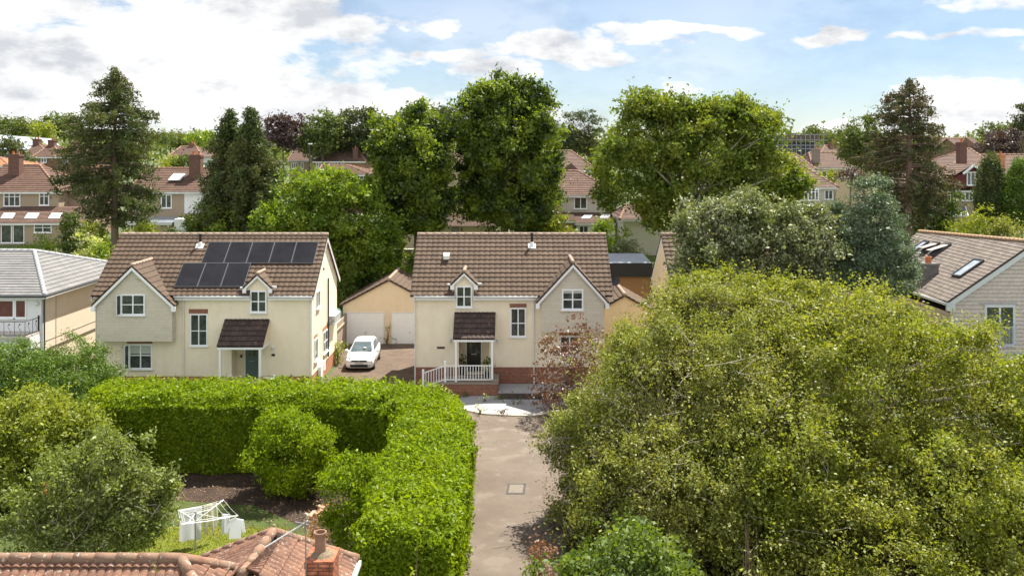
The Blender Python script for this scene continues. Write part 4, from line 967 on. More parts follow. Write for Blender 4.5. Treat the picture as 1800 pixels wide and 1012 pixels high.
    for i in range(7):
        xx = X0 - .21 + i * .06 + (.02 if i > 3 else 0); ch.box(xx, xx + .012, Y0 - .038, Y0 - .034, .465, .525); ch.box(xx + .03, xx + .042, Y0 - .038, Y0 - .034, .465, .525); ch.box(xx + .01, xx + .032, Y0 - .038, Y0 - .034, .49 + .012 * (i % 3), .50 + .012 * (i % 3))
    ch.build('lettering', black_paint, pl)
    MB().box(X0 - .55, X0 + .55, Y0 + 1.0, Y0 + 1.03, .955, .975).build('wiper', black_paint, t)
    MB().tube([T(0, 3.1, 1.45), T(0, 3.3, 1.72)], .008, 5).build('aerial', black_paint, t)
car()

# ================================================================ GREY ROOFED HOUSE (left) AND SHINGLED HOUSE (right)
h0 = thing('house', 'white and peach house with pale grey hipped roof and iron balcony, left edge', 'house', (-30, 49.6, 0))
ze = 5.2; A_ = (-25.4, 49.2, ze); B_ = (-25.4, 61.4, ze); C_ = (-29.2, 55.3, 6.95)
r0_ = build_roof('roof', [[(-44, 49.2, ze), A_, C_, (-44, 55.3, 6.95)], [A_, B_, C_], [B_, (-44, 61.4, ze), (-44, 55.3, 6.95), C_]], tile_grey, h0, amp=0, step=.035, course=.36)
cm = MB(); cap_line(cm, A_, C_, .13); cap_line(cm, B_, C_, .13); cap_line(cm, C_, (-44, 55.3, 6.98), .13); cm.build('ridge_cap', ridge_grey, r0_, smooth=True)
MB().box(-44, -25.8, 49.6, 49.85, 0, 5.15).box(-44, -25.85, 48.5, 49.6, 0, 3.05).box(-26.0, -25.805, 49.55, 49.6, 3.05, 5.15).build('front_wall', wall_white, h0)
MB().box(-26.05, -25.8, 49.85, 61.0, 0, 5.1).box(-44, -26.05, 60.75, 61.0, 0, 5.1).build('side_wall', wall_pink, h0)
MB().box(-44, -25.42, 49.22, 49.26, 4.98, 5.2).box(-44, -25.5, 49.26, 49.6, 4.98, 5.02).box(-25.5, -25.42, 49.26, 61.3, 4.98, 5.2).box(-25.8, -25.5, 49.6, 61.2, 4.98, 5.02).build('fascia', upvc_w, h0)
MB().tube([(-44, 49.14, 5.13), (-25.34, 49.14, 5.13), (-25.34, 61.4, 5.13)], .06, 8).build('gutter', dark_metal, h0)
MB().tube([(-25.4, 49.3, 5.1), (-25.72, 49.75, 4.85), (-25.74, 49.78, 0)], .045, 8).tube([(-25.76, 50.15, 2.1), (-25.76, 60, 2.1)], .025, 6).build('downpipe', dark_metal, h0)
MB().box(-25.795, -25.78, 51.15, 51.18, 0, 5).box(-25.795, -25.78, 50, 60, 2.55, 2.57).build('cable', M('grey_cable', (.30, .27, .24), rough=.8), h0)
winp(h0, 49.6, -20, 526, 26, 559, cols=1, g=glass_red, fr=.09); winp(h0, 49.6, 26.5, 526, 47, 559, cols=1, g=glass_red, fr=.07)
sl_ = MB().lathe((X(63, 49.4), 49.45, Z(534, 49.4)), [(.02, -.12), (.11, -.06), (.12, .06), (.05, .13)], 10).box(X(58, 49.4), X(70, 49.4), 49.52, 49.6, Z(527, 49.4), Z(525, 49.4)); sl_.build('security_lamp', upvc_w, h0)
MB().box(-44, -25.85, 48.15, 49.6, 3.05, 3.17).build('balcony_slab', M('balcony_slab', (.40, .36, .32), (.5, .46, .42), 5, .9), h0)
bl_ = MB(); zt = 3.95; zb = 3.22
for a, b in (((-40, 48.2), (-25.95, 48.2)), ((-25.95, 48.2), (-25.87, 49.58))):
    for zz in (zt, zb): bl_.beam((*a, zz), (*b, zz), .03, .03)
    Ln = math.dist(a, b); n = int(Ln / .28)
    for i in range(n + 1):
        p = Vector((*a, 0)).lerp(Vector((*b, 0)), i / n); dv = (Vector((*b, 0)) - Vector((*a, 0))).normalized()
        if i % 2 == 0: bl_.box(p.x - .009, p.x + .009, p.y - .009, p.y + .009, zb, zt)
        else: bl_.tube([p + Vector((0, 0, zb)) + dv * (.07 * math.sin(k * math.pi / 3)) + Vector((0, 0, (zt - zb - .1) * k / 6)) for k in range(7)], .011, 4); bl_.lathe((p.x, p.y, zt - .16), [(.015, -.04), (.045, 0), (.015, .05)], 6)
bl_.box(-25.9, -25.84, 49.4, 49.46, zb, zt + .12).build('balcony_railing', black_paint, h0)
wb = thing('garden_sculpture', 'small dark metal ornament on the white wall under the iron balcony', 'ornament', (-25.9, 48.5, 2))
cc = Vector((X(60, 48.3), 48.3, Z(614, 48.3))); MB().tube([cc + Vector((-.3, .1, 0)), cc, cc + Vector((.25, .1, .05)), cc + Vector((.35, .1, -.2))], .05, 6).tube([cc, cc + Vector((.1, .1, .25)), cc + Vector((.3, .1, .4))], .025, 5).box(cc.x - .1, cc.x + .1, 48.3, 48.5, cc.z - .1, cc.z + .06).build('body', dark_metal, wb)

h4 = thing('house', 'house with shingled gable wall and slate roof with rooflights, right edge', 'house', (27.7, 48, 0))
xl, xr, xa, zl, za, y0, y1 = 23.1, 32.3, 27.7, 5.05, 8.2, 48.0, 61.5; m4 = (za - zl) / (xa - xl)
MB().prism([(xl + .3, 0), (xr - .3, 0), (xr - .3, zl), (xa, za - .25), (xl + .3, zl)], y0 + .15, y0 + .4).box(xl + .3, xr - .3, y0 + .4, y1 - .1, 0, zl - .65).build('wall', shingle, h4)
q4 = .6 / (y1 - y0); f4 = [[(xl, y0, zl), (xl, y1, zl - .6), (xa, y1, za - .6), (xa, y0, za)], [(xr, y0, zl), (xr, y1, zl - .6), (xa, y1, za - .6), (xa, y0, za)]]
r4 = build_roof('roof', f4, tile_slate, h4, amp=.004, period=.66, samples=2, step=.022, course=.26)
MB().slab([Vector(p) - Vector((0, 0, .02)) for p in f4[0]], .08).slab([Vector(p) - Vector((0, 0, .02)) for p in f4[1]], .08).build('roof_edge', tile_dark, r4)
cap_line(MB(), (xa, y0, za + .02), (xa, y1, za - .58), .12).build('ridge_cap', M('orange_lichen_ridge', (.42, .22, .10), (.34, .28, .20), 4, .9), r4, smooth=True)
bg_ = MB(); bgm = M('pale_grey_paint', (.48, .52, .53), (.56, .60, .60), 3, .6)
for xe in (xl, xr): bg_.prism([(xe, zl - .42), (xa, za - .42), (xa, za - .06), (xe, zl - .06)], y0 + .01, y0 + .07)
bg_.box(xl - .02, xl + .42, y0 - .02, y0 + .14, zl - .5, zl - .05).box(xl - .06, xl + .02, y0 + .07, y1, zl - .22, zl - .08).build('bargeboard', bgm, h4)
MB().tube([(xl + .24, y0 + .08, zl - .4), (xl + .24, y0 + .08, 0)], .04, 8).build('downpipe', upvc_w, h4)
def h4ray(px, py, lift=.05):
    a = (px - 900) / S; b = (HY - py) / S; D = (HC - zl - lift + xl * m4 - 48 * q4) / (m4 * a - b - q4); return Vector((a * D, D, HC + b * D))
n4 = Vector((-m4, 0, 1)).normalized()
for q, op in (([(1712, 456.3), (1729.6, 457.2), (1691, 486.6), (1676.7, 483.2)], 0), ([(1623.8, 424), (1634.7, 424.8), (1610, 441), (1603, 439.5)], 0), ([(1641, 426), (1652, 427), (1630, 444), (1620, 443)], .3), ([(1658, 428), (1670, 429), (1646, 450), (1636, 449)], .35)):
    c = [h4ray(*p) for p in q]; ys = sorted(p.y for p in c); zs_ = sorted(p.z for p in c); ya, yb2 = (ys[0] + ys[1]) / 2, (ys[2] + ys[3]) / 2; xs_ = sorted(p.x for p in c); xa2, xb2 = (xs_[0] + xs_[1]) / 2, (xs_[2] + xs_[3]) / 2
    f = lambda x, y, l: Vector((x, y, zl + (x - xl) * m4 - (y - 48) * q4)) + n4 * l
    rw = MB()
    for a, b in (((xa2, ya), (xb2, ya)), ((xb2, ya), (xb2, yb2)), ((xb2, yb2), (xa2, yb2)), ((xa2, yb2), (xa2, ya))): rw.beam(f(*a, .07), f(*b, .07), .09, .12, up=n4)
    o = rw.build('rooflight', dark_metal, h4); e = .04
    hn = [f(xb2 - e, ya + e, .08), f(xb2 - e, yb2 - e, .08)]; lo_ = [f(xa2 + e, yb2 - e, .08 + op), f(xa2 + e, ya + e, .08 + op)]
    MB().slab(hn + lo_, .03).build('pane', glass_pale if not op else M('sash_back_%d' % int(op * 100), (.36, .30, .26), (.45, .4, .36), 5, .4), o)
    if op: MB().slab([f(xb2 - e, ya + e, .03), f(xb2 - e, yb2 - e, .03), f(xa2 + e, yb2 - e, .03), f(xa2 + e, ya + e, .03)], .01).build('opening', black_paint, o)
ch_ = thing('chimney', 'x', 'x', (0, 0, 0)); bpy.data.objects.remove(ch_)
cx4 = X(1632, 53); chm = MB().box(cx4 - .42, cx4 + .42, 52.6, 53.4, 3.5, Z(466, 53)).box(cx4 - .47, cx4 + .47, 52.55, 53.45, Z(466, 53), Z(464, 53) + .08).build('chimney', M('grey_chimney', (.12, .11, .11), (.18, .17, .16), 6, .9), h4)
MB().lathe((cx4, 53, Z(464, 53) + .06), [(.20, 0), (.17, .1), (.165, .34), (.19, .38), (.13, .38), (.12, .1)], 12).build('chimney_pot', terracotta, chm, smooth=False)
fd = winp(h4, 48.15, 1730, 536, 1784, 608, cols=2, fr=.12, mat=bgm, sill=False, name='french_window')
jb = MB(); n = 24
for i in range(n): xx = X(1727 + 60 * i / (n - 1), 47.9); jb.box(xx - .008, xx + .008, 47.86, 47.88, Z(607, 48), Z(574, 48))
for zz in (Z(574, 48), Z(607, 48)): jb.beam((X(1724, 47.9), 47.87, zz), (X(1790, 47.9), 47.87, zz), .025, .03)
for px in (1724, 1790): jb.beam((X(px, 47.9), 47.87, Z(574, 48)), (X(px, 48), 48.15, Z(574, 48)), .025, .03); jb.beam((X(px, 47.9), 47.87, Z(607, 48)), (X(px, 48), 48.15, Z(607, 48)), .025, .03)
jb.build('juliet_balcony', bgm, h4)
MB().box(X(1724, 48), X(1790, 48), 48.12, 48.16, Z(534.5, 48), Z(532.5, 48)).box(X(1735, 47), 32, 46.6, 48.15, 2.1, 2.35).build('ledge', M('lead_ledge', (.28, .30, .34), (.36, .38, .42), 4, .6), h4)
MB().box(X(1740, 47), 32, 46.8, 48.15, 0, 2.1).build('bay_wall', upvc_w, h4)
for px in (1745, 1768, 1791): window(h4, X(px, 46.8), X(px + 20, 46.8), .8, 1.95, 46.8, cols=2, sill=False)
# ================================================================ FOREGROUND BUNGALOW ROOF, AERIAL, WASHING LINE
hb = thing('bungalow', 'bungalow in the foreground with weathered orange clay tile roof and lichen covered ridges', 'house', (-8, 17, 0))
J = (-6.22, 17, 5.4); FR = (-2.72, 13.5, 3.0); RR = (-2.72, 20.5, 3.0)
clk = dict(amp=.035, period=.16, step=.04, course=.34, samples=5)
C1 = (-5.02, 19.0, 5.1); C0 = (-5.15, 17.2, 5.02)
rb = build_roof('roof', [dict(pts=[(-17, 13.5, 3.0), FR, J, (-17, 17, 5.4)], **clk), dict(pts=[FR, RR, J], **clk), dict(pts=[RR, (-17, 20.5, 3.0), (-17, 17, 5.4), J], **{**clk, 'samples': 2})], tile_clay, hb)
LE, RE, BE = -6.85, -3.42, 20.0
ZCE = 4.08
rc = build_roof('wing_roof', [dict(pts=[(LE, 17.4, ZCE), (LE, BE, ZCE), C1, C0], **clk), dict(pts=[(RE, 17.4, ZCE), (RE, BE, ZCE), C1, C0], **clk), dict(pts=[(LE, BE, ZCE), (RE, BE, ZCE), C1], **clk)], tile_clay, hb)
cm = MB(); cap_line(cm, (-17, 17, 5.43), (J[0], J[1], 5.43), .11, .40); cap_line(cm, FR, (J[0], J[1], 5.43), .105, .40); cap_line(cm, RR, (J[0], J[1], 5.43), .105, .40); cm.build('ridge_cap', ridge_clay, rb, smooth=True)
cm = MB(); cap_line(cm, C0, C1, .10, .40); cap_line(cm, (LE, BE, ZCE), C1, .10, .40); cap_line(cm, (RE, BE, ZCE), C1, .10, .40); cm.build('ridge_cap', ridge_clay, rc, smooth=True)
MB().box(-17, -3.1, 13.9, 20.1, 0, 2.95).build('wall', wall_white, hb)
MB().box(LE + .2, RE - .2, 17, BE - .2, 2.9, ZCE - .05).build('wing_wall', brick_old, hb)
MB().beam((RE + .05, 17.4, ZCE - .08), (RE + .05, BE, ZCE - .08), .08, .1).build('gutter', upvc_w, hb)
chx0, chx1 = -3.96, -3.44
bc = MBrick('chimney_brick', (.34, .10, .05), (.44, .17, .09), (.16, .08, .06), bw=.215, rh=.075, ms=.012, bump=.9)
ck = MB().box(chx0, chx1, 17.35, 17.95, 3.2, 5.16).box(chx0 - .02, chx1 + .02, 17.33, 17.97, 5.08, 5.22).build('chimney', bc, hb)
fl_ = MB(); r_ = np.random.default_rng(4)
prof = [(.25, 0), (.19, .05), (.135, .08)]; fl_.lathe((-3.7, 17.65, 5.21), prof, 10).build('flaunching', M('mossy_mortar', (.12, .10, .06), (.22, .16, .11), 12, .95, bump=1, bscale=30), ck)
MB().lathe((-3.74, 17.65, 5.27), [(.115, 0), (.10, .28), (.10, .33), (.125, .35), (.125, .39), (.10, .39), (.085, .30), (.08, .05)], 16).build('chimney_pot', M('weathered_pot', (.28, .15, .095), (.20, .13, .09), 7, .85), ck, smooth=False)
an = thing('tv_aerial', 'silver rooftop television aerial on a pole beside the brick chimney', 'aerial', (X(537.5, 17.3), 17.3, 4.2))
ax = X(537.5, 17.3); zt_ = Z(903, 17.3)
MB().tube([(ax, 17.3, 3.9), (ax, 17.3, Z(890, 17.3))], .014, 6).build('mast', grey_metal, an)
pA = Vector((X(487, 17.9), 17.0, Z(934, 17.4))); pB = Vector((X(541, 17.3), 17.35, Z(904, 17.3)))
bo = MB().beam(pA, pB, .02, .02); bo.build('boom', M('silver_metal', (.72, .72, .72), rough=.35, metal=.3), an)
el_ = MB(); bA = Vector((X(519, 17.3), 17.3, Z(905, 17.3))); bB = Vector((X(543, 17.3), 17.3, Z(910, 17.3))); el_.beam(bA, bB, .02, .02)
for i in range(4):
    p = bA.lerp(bB, i / 3); el_.tube([p + Vector((0, 0, -.18)), p + Vector((0, 0, .2))], .006, 5)
for i in range(9):
    p = pA.lerp(pB, .1 + i * .09); el_.tube([p + Vector((0, -.02, -.14)), p + Vector((0, .02, .14))], .004, 4)
el_.build('element', grey_metal, an)
MB().box(ax - .02, chx0 + .0, 17.33, 17.36, 4.25, 4.28).box(ax - .02, chx0, 17.33, 17.36, 4.55, 4.58).build('bracket', grey_metal, an)

for o_ in (hb, an): o_.location.z -= .13
# rotary line
Dw = 29.3; wx = X(343.5, Dw); wt = thing('rotary_washing_line', 'rotary washing line with a grey pole and white arms standing on the sunny lawn', 'washing line', (wx, Dw, 0))
MB().tube([(wx, Dw, 0), (wx, Dw, 1.30)], .03, 8).tube([(wx, Dw, 1.08), (wx, Dw, 1.12)], .05, 8).tube([(wx, Dw, 1.22), (wx, Dw, 1.33)], .045, 8).build('pole', M('grey_pole', (.30, .29, .27), rough=.6), wt)
hub = Vector((wx, Dw, 1.02)); tips = [Vector(P(393, 878, Dw + .9)), Vector(P(418, 905.5, Dw - .3)), Vector(P(319, 921, Dw - 1.3)), Vector(P(313, 896, Dw + .3))]
am = MB()
for tp in tips: am.tube([hub + Vector((0, 0, .0)), tp], .018, 6); am.tube([Vector((wx, Dw, 1.27)), hub.lerp(tp, .55)], .012, 5)
am.build('arm', upvc, wt)
ln = MB()
for k in (1., .86, .72):
    for i in range(4):
        a = hub.lerp(tips[i], k); b = hub.lerp(tips[(i + 1) % 4], k); ln.tube([a, (a + b) / 2 - Vector((0, 0, .03)), b], .0045, 4)
ln.build('line', upvc, wt)
def cloth(name, label, cat, D, pts, mat, group=None, holes=None, seed=1):
    """hanging cloth from a px outline: grid between top edge and bottom edge with folds"""
    (xa, ya), (xb, yb), (xc, yc), (xd, yd) = pts; n, m = 10, 8; V = []
    r = np.random.default_rng(seed); ph = r.uniform(0, 6)
    for sgn in (0, 1):
        for j in range(m + 1):
            for i in range(n + 1):
                u, v = i / n, j / m; px = (xa * (1 - u) + xb * u) * (1 - v) + (xd * (1 - u) + xc * u) * v; py = (ya * (1 - u) + yb * u) * (1 - v) + (yd * (1 - u) + yc * u) * v
                p = Vector(P(px, py, D)); V.append((p.x, D + .05 * math.sin(u * 9 + ph) * (v + .1) + .012 * sgn + .1 * u, p.z))
    F = []; k = (n + 1) * (m + 1)
    for j in range(m):
        for i in range(n): a = j * (n + 1) + i; F += [(a, a + 1, a + n + 2, a + n + 1), (k + a, k + a + n + 1, k + a + n + 2, k + a + 1)]
    mb = MB(); mb.v = V; mb.f = F; w = V[0]
    o = mb.build(name, mat, world=w, smooth=True, fix=False); tag(o, label, cat, group); return o
gp = 'washing hanging on the rotary line'
cloth('bed_sheet', 'large white sheet hanging at the left of the rotary line', 'sheet', Dw + .3, [(316, 896), (353, 891), (351, 949), (315, 951)], laundry_white, gp)
cloth('sock', 'long cream stocking hanging nearest the white sheet', 'laundry', Dw + .6, [(359, 888), (366, 887), (364, 930), (359, 942)], laundry_cream, gp)
cloth('pillow_case', 'cream translucent cloth with a tapering tail hanging between stocking and shirts', 'laundry', Dw + .7, [(366, 886), (379, 883), (381, 922), (373, 938)], laundry_cream, gp, seed=4)
cloth('vest', 'white vest hanging behind the short sleeved shirt', 'laundry', Dw + .1, [(390, 902), (402, 905), (400, 939), (390, 939)], laundry_white, gp, seed=5)
def shirt():
    D = Dw - .35; out = [(402, 914), (409, 911), (413, 909), (417, 911), (428, 913), (431, 935), (426, 936), (424, 926), (423, 946), (402, 947), (403, 925), (400, 937), (395, 936)]
    mb = MB(); pts = [P(x, y, D) for x, y in out]; mb.prism([(p[0], p[2]) for p in pts], D, D + .03); o = mb.build('shirt', laundry_white, world=pts[0]); tag(o, 'white short sleeved shirt on a hanger at the right end of the rotary line', 'shirt', gp)
    MB().tube([P(415, 908, D), P(414, 905, D), P(416, 903, D)], .012, 5).build('hanger', upvc, o)
shirt()
# grass blades over the part of the lawn painted in sunlit colour
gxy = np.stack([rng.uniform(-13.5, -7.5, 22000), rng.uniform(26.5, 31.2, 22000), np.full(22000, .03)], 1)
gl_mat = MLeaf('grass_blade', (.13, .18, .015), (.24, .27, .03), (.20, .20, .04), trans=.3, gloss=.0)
go = leaf_mesh('grass', gxy, .09, gl_mat, None, quad=False, aspect=.25, up=0, spread=.6, d_bias=(0, 0, 2.5), world=(0, 0, 0)); tag(go, 'short grass on the part of the lawn painted in sunlit colour under the washing line', 'grass', kind='stuff')
fd_ = thing('bird_feeder', 'small orange red feeder hanging in the shade of the left garden tree', 'bird feeder', P(78, 860, 30))
fc = Vector(P(78, 860, 30)); MB().lathe(tuple(fc), [(.05, -.18), (.09, -.15), (.07, .12), (.12, .14), (.02, .24)], 10).build('body', M('orange_red_plastic', (.60, .12, .05), (.5, .1, .05), 4, .5), fd_); MB().tube([fc + Vector((0, 0, .22)), fc + Vector((0, 0, .7))], .006, 4).build('hook', dark_metal, fd_)

# ================================================================ BACKGROUND HOUSES
def bg_house(label, D, depth, wx, eave, ridge, base, rx, wall, tile, wins=(), chims=(), name='house', group=None, cap=None, hipL=True, hipR=True, front_gable=None, frm=upvc, splits=None, course=.36, samples=4, fascia=True, amp=.012):
    x0, x1 = X(wx[0], D), X(wx[1], D); yb = D + depth; ym = D + depth / 2; ze = Z(eave, D); zr = Z(ridge, ym); zb = min(Z(base, D) - 1.5, float(gz(0, D)) - .3)
    t = thing(name, label, 'house', ((x0 + x1) / 2, D, zb), group); o = .35
    MB().box(x0, x1, D, yb, zb, ze + .02).build('wall', wall, t)
    rl = X(rx[0], ym) if hipL else x0 - .15; rr = X(rx[1], ym) if hipR else x1 + .15
    a, b, c, d = (x0 - (o if hipL else .15), D - o, ze), (x1 + (o if hipR else .15), D - o, ze), (x1 + (o if hipR else .15), yb + o, ze), (x0 - (o if hipL else .15), yb + o, ze); e, f = (rl, ym, zr), (rr, ym, zr)
    fs = [[a, b, f, e], [c, d, e, f]]
    if hipR: fs.append([b, c, f])
    if hipL: fs.append([d, a, e])
    r = build_roof('roof', fs, tile, t, amp=amp, samples=3, step=.04, course=course)
    cm = MB(); cap_line(cm, e, f, .13, .6)
    for p, q, k in ((a, e, hipL), (b, f, hipR), (c, f, hipR), (d, e, hipL)):
        if k: cap_line(cm, p, q, .12, .6)
    cm.build('ridge_cap', cap or ridge_red, r, smooth=True)
    if not hipL: MB().prismx([(D, ze), (yb, ze), (ym, zr - .1)], x0, x0 + .2).build('gable', wall, t)
    if not hipR: MB().prismx([(D, ze), (yb, ze), (ym, zr - .1)], x1 - .2, x1).build('gable', wall, t)
    if fascia:
        MB().box(a[0], b[0], D - o + .02, D - o + .06, ze - .2, ze - .01).box(a[0], b[0], D - o + .06, D, ze - .2, ze - .17).build('fascia', upvc_w, t)
    for w in wins:
        k = dict(w[4]) if len(w) > 4 else {}; k.setdefault('cols', 2); k.setdefault('fr', .09); k.setdefault('mat', frm)
        winp(t, D, *w[:4], **k)
    for cpx, ctop, cw, back, mt in chims:
        yy = D + back; xc = X(cpx, yy); zt = Z(ctop, yy); w = cw * yy / S / 2; chh = MB().box(xc - w, xc + w, yy - .45, yy + .45, ze, zt).box(xc - w - .06, xc + w + .06, yy - .5, yy + .5, zt - .25, zt - .1).build('chimney', mt, t)
        pm = MB()
        for s in ((-.4, .4) if w > .5 else (0,)): pm.lathe((xc + s * w * 1.2, yy, zt), [(.15, 0), (.12, .05), (.12, .32), (.15, .34)], 8)
        pm.build('chimney_pot', terracotta, chh)
    return t
def lean_to(parent, D, y_in, wx, top, eave, base, wall, tile, name='extension', lights=()):
    """single storey extension in front of a wall at y_in"""
    x0, x1 = X(wx[0], D), X(wx[1], D); zt = Z(top, y_in); ze = Z(eave, D)
    o = MB().box(x0, x1, D, y_in, Z(base, D) - 1, ze).build(name, wall, parent)
    r = build_roof('extension_roof', [[(x0 - .2, D - .25, ze), (x1 + .2, D - .25, ze), (x1 + .2, y_in, zt), (x0 - .2, y_in, zt)]], tile, parent, amp=.01, step=.04, samples=3)
    MB().box(x0 - .2, x1 + .2, D - .24, D - .20, ze - .18, ze - .02).build('extension_fascia', upvc_w, parent)
    m = (zt - ze) / (y_in - D + .25); n = Vector((0, -m, 1)).normalized()
    for px0, px1, py0, py1 in lights:
        q = []
        for px, py in ((px0 - 3, py1), (px1 - 3, py1), (px1 + 3, py0), (px0 + 3, py0)):
            Dd = (HC - ze - .06 + m * (D - .25)) / (m - (HY - py) / S); q.append(Vector((X(px, Dd), Dd, Z(py, Dd))))
        rw = MB().slab([p + n * .04 for p in q], .1).build('rooflight', upvc, parent); c = sum(q, Vector()) / 4; MB().slab([p.lerp(c, .16) + n * .045 for p in q], .01).build('pane', glass_pale, rw)
    return o
b1 = bg_house('tan pebble dashed semi with red hipped roof and three rooflights over its rear extension', 92, 8, (-30, 103), 337, 290.5, 410, (-60, 70), pebble, tile_red,
    wins=[(6.5, 339, 36, 363, dict(cols=3, split=(.72,))), (69, 339, 86.5, 361, dict(cols=2, split=(.72,)))], chims=[(28, 271, 19, 2.6, brick_old)], cap=ridge_red, hipL=False)
# set-back side wing of the same house
MB().box(X(103, 94), X(150, 94), 94, 100, 2, Z(340, 94)).build('side_wall', M('pink_brown_render', (.30, .20, .15), (.36, .26, .20), 3, .9), b1)
build_roof('side_roof', [[(X(95, 94), 93.7, Z(340, 94)), (X(156, 94), 93.7, Z(340, 94)), (X(120, 97), 97, Z(312, 97)), (X(80, 97), 97, Z(298, 97))]], tile_red, b1, amp=.012, samples=3)
lean_to(b1, 88, 92, (-30, 142), 363, 392, 430, pebble, tile_red3, lights=[(4, 24, 375, 384), (46, 66, 375, 384), (88, 107, 375, 384)])
winp(b1, 88, 2, 395, 21, 427, cols=1, fr=.07); winp(b1, 88, 23, 395, 43, 427, cols=1, fr=.07); winp(b1, 88, 60, 394, 91, 409, cols=2, split=(.6,), fr=.08)
b2 = bg_house('brown roofed semi with half tan and half white rear wall and a red brick chimney', 92, 8, (226, 420), 337, 296, 410, (262, 420), pebble, tile_red,
    wins=[(283, 342, 302, 366, dict(cols=2)), (340, 343, 364, 366, dict(cols=2, split=(.6,)))], chims=[(345, 272, 20, 2.6, brick_old)], hipR=False)
MB().box(X(324, 91.97), X(420, 91.97), 91.97, 92.02, Z(375, 92), Z(339, 92)).build('white_wall', wall_white, b2)
skp = MB().slab([(X(296, 93.3), 93.2, Z(316, 93.2)), (X(317, 93.3), 93.2, Z(316, 93.2)), (X(322, 94), 94.6, Z(305, 94.6)), (X(302, 94), 94.6, Z(305, 94.6))], .1).build('rooflight', upvc, b2)
lean_to(b2, 89, 92, (225, 300), 382, 392, 425, pebble, felt_grey); winp(b2, 89, 229, 386, 241, 408, cols=2); 
MB().box(X(306, 89), X(322, 89), 89, 92, 2, Z(385, 89)).build('extension', wall_white, b2)
lean_to(b2, 89.4, 92, (323, 345), 376, 386, 425, wall_white, tile_red3); winp(b2, 89.4, 328, 388, 343, 410, cols=2)
b3 = bg_house('cream house with red hipped roof and large upstairs window between the two tallest trees', 92, 8, (983, 1085), 343.5, 300.5, 415, (985, 1016), pebble_pale, tile_red,
    wins=[(1009, 346.5, 1032, 367.5, dict(cols=2)), (1061, 347, 1076, 360, dict(cols=1, split=(.7,)))], hipL=False, cap=ridge_red)
lean_to(b3, 88.5, 92, (1013, 1078), 374, 392, 425, wall_white, tile_red3, lights=[(1025, 1039, 378, 384), (1057, 1071, 377, 383)]); winp(b3, 88.5, 1018, 397, 1034, 415, cols=2)
lean_to(b3, 88.0, 92, (960, 1008), 373, 388, 425, M('brown_render', (.26, .18, .12), (.32, .24, .16), 3), tile_red2)
MB().box(X(955, 93), X(983, 93), 93, 97, 5, Z(303, 93)).build('loft_dormer', wall_white, b3); MB().box(X(962, 91), X(983, 91), 91, 96, 4, Z(345, 91)).build('side_wall', pebble, b3)
b4 = bg_house('red roofed house with a round window behind the cream house', 112, 8, (975, 1046), 299, 265, 330, (980, 1004), pebble, tile_red2, wins=[(1049 - 20, 318, 1036, 324)], hipL=False)
rc_ = Vector(P(1036, 306, 111.95)); rg = MB().tube([rc_ + Vector((0, .05, 0)), rc_ - Vector((0, .05, 0))], .34, 16).build('round_window', upvc, b4); MB().tube([rc_ - Vector((0, .05, 0)), rc_ - Vector((0, .07, 0))], .24, 16).build('pane', glass, rg)
gable_tri = MB().prism([(X(988, 111), Z(298, 111)), (X(1016, 111), Z(298, 111)), (X(1003, 111), Z(286, 111))], 110.6, 114).build('small_gable', tile_red2, b4)
b5 = bg_house('pale grey house with wide bay of windows and white conservatory behind the broad green tree', 90, 8, (1385, 1466), 329, 288, 410, (1380, 1404), pebble_pale, tile_red3,
    wins=[(1389, 334, 1403, 352, dict(cols=2)), (1405, 332, 1437, 352, dict(cols=5, split=(.75,), proud=.5)), (1449, 334, 1464, 351, dict(cols=2))], hipL=False)
cv = thing('conservatory', 'white framed conservatory with pale glass roof in front of the grey bay windowed house', 'conservatory', (X(1434, 86), 86, 4))
x0, x1 = X(1406, 86), X(1462, 86); zt1, zt2, zb1 = Z(372, 86), Z(357.5, 88), 3.4
MB().slab([(x0, 86, zt1), (x1, 86, zt1), (x1 - .8, 89.9, zt2), (x0 + .8, 89.9, zt2)], .05).build('roof', M('polycarbonate', (.66, .72, .74), (.74, .79, .80), 3, .3), cv)
m = MB(); 
for px in (1406, 1419, 1432, 1445, 1458): xx = X(px, 86); m.box(xx, xx + .08, 85.97, 86.05, zb1, zt1)
for zz in (zb1, (zb1 + zt1) / 2, zt1 - .1): m.box(x0, x1, 85.96, 86.06, zz, zz + .09)
m.build('frame', upvc, cv); MB().box(x0, x1, 86.06, 86.1, zb1, zt1).build('pane', glass, cv)
b6 = bg_house('broad red roofed house with cream wall seen over the bay windowed house', 118, 9, (1432, 1530), 295, 268.5, 330, (1422, 1468), M('cream_far_render', (.56, .46, .30), (.6, .5, .34), 3), tile_red2,
    wins=[(1437, 300, 1461, 312, dict(cols=3)), (1485, 300, 1508, 311, dict(cols=3))], chims=[(1434, 262, 11, 1.5, M('grey_chimney_far', (.22, .18, .15), (.28, .24, .2), 4))])
b6b = bg_house('red roof with a dark chimney peeping behind the broad red roofed house', 135, 9, (1440, 1520), 280, 256, 300, (1450, 1483), pebble, tile_red2, chims=[(1463, 250, 11, 4, wall_dark)])
b6c = bg_house('lower red roofed wing between broad green tree and the pale bay windowed house', 105, 8, (1375, 1428), 298, 270, 330, (1370, 1398), wall_white, tile_red2, hipL=False)
b7 = bg_house('brown roofed house with a maroon loft dormer beside the tall bare stemmed conifer', 90, 8, (1600, 1740), 334.5, 294, 400, (1618, 1720), pebble, tile_red2,
    wins=[(1664, 336, 1677, 354, dict(cols=2)), (1690, 336, 1710, 353, dict(cols=3)), (1598, 336, 1612, 350)], chims=[(1690, 250, 12, 5, brick_old)], hipL=False)
D = 89.5; dmz0 = Z(330, D)
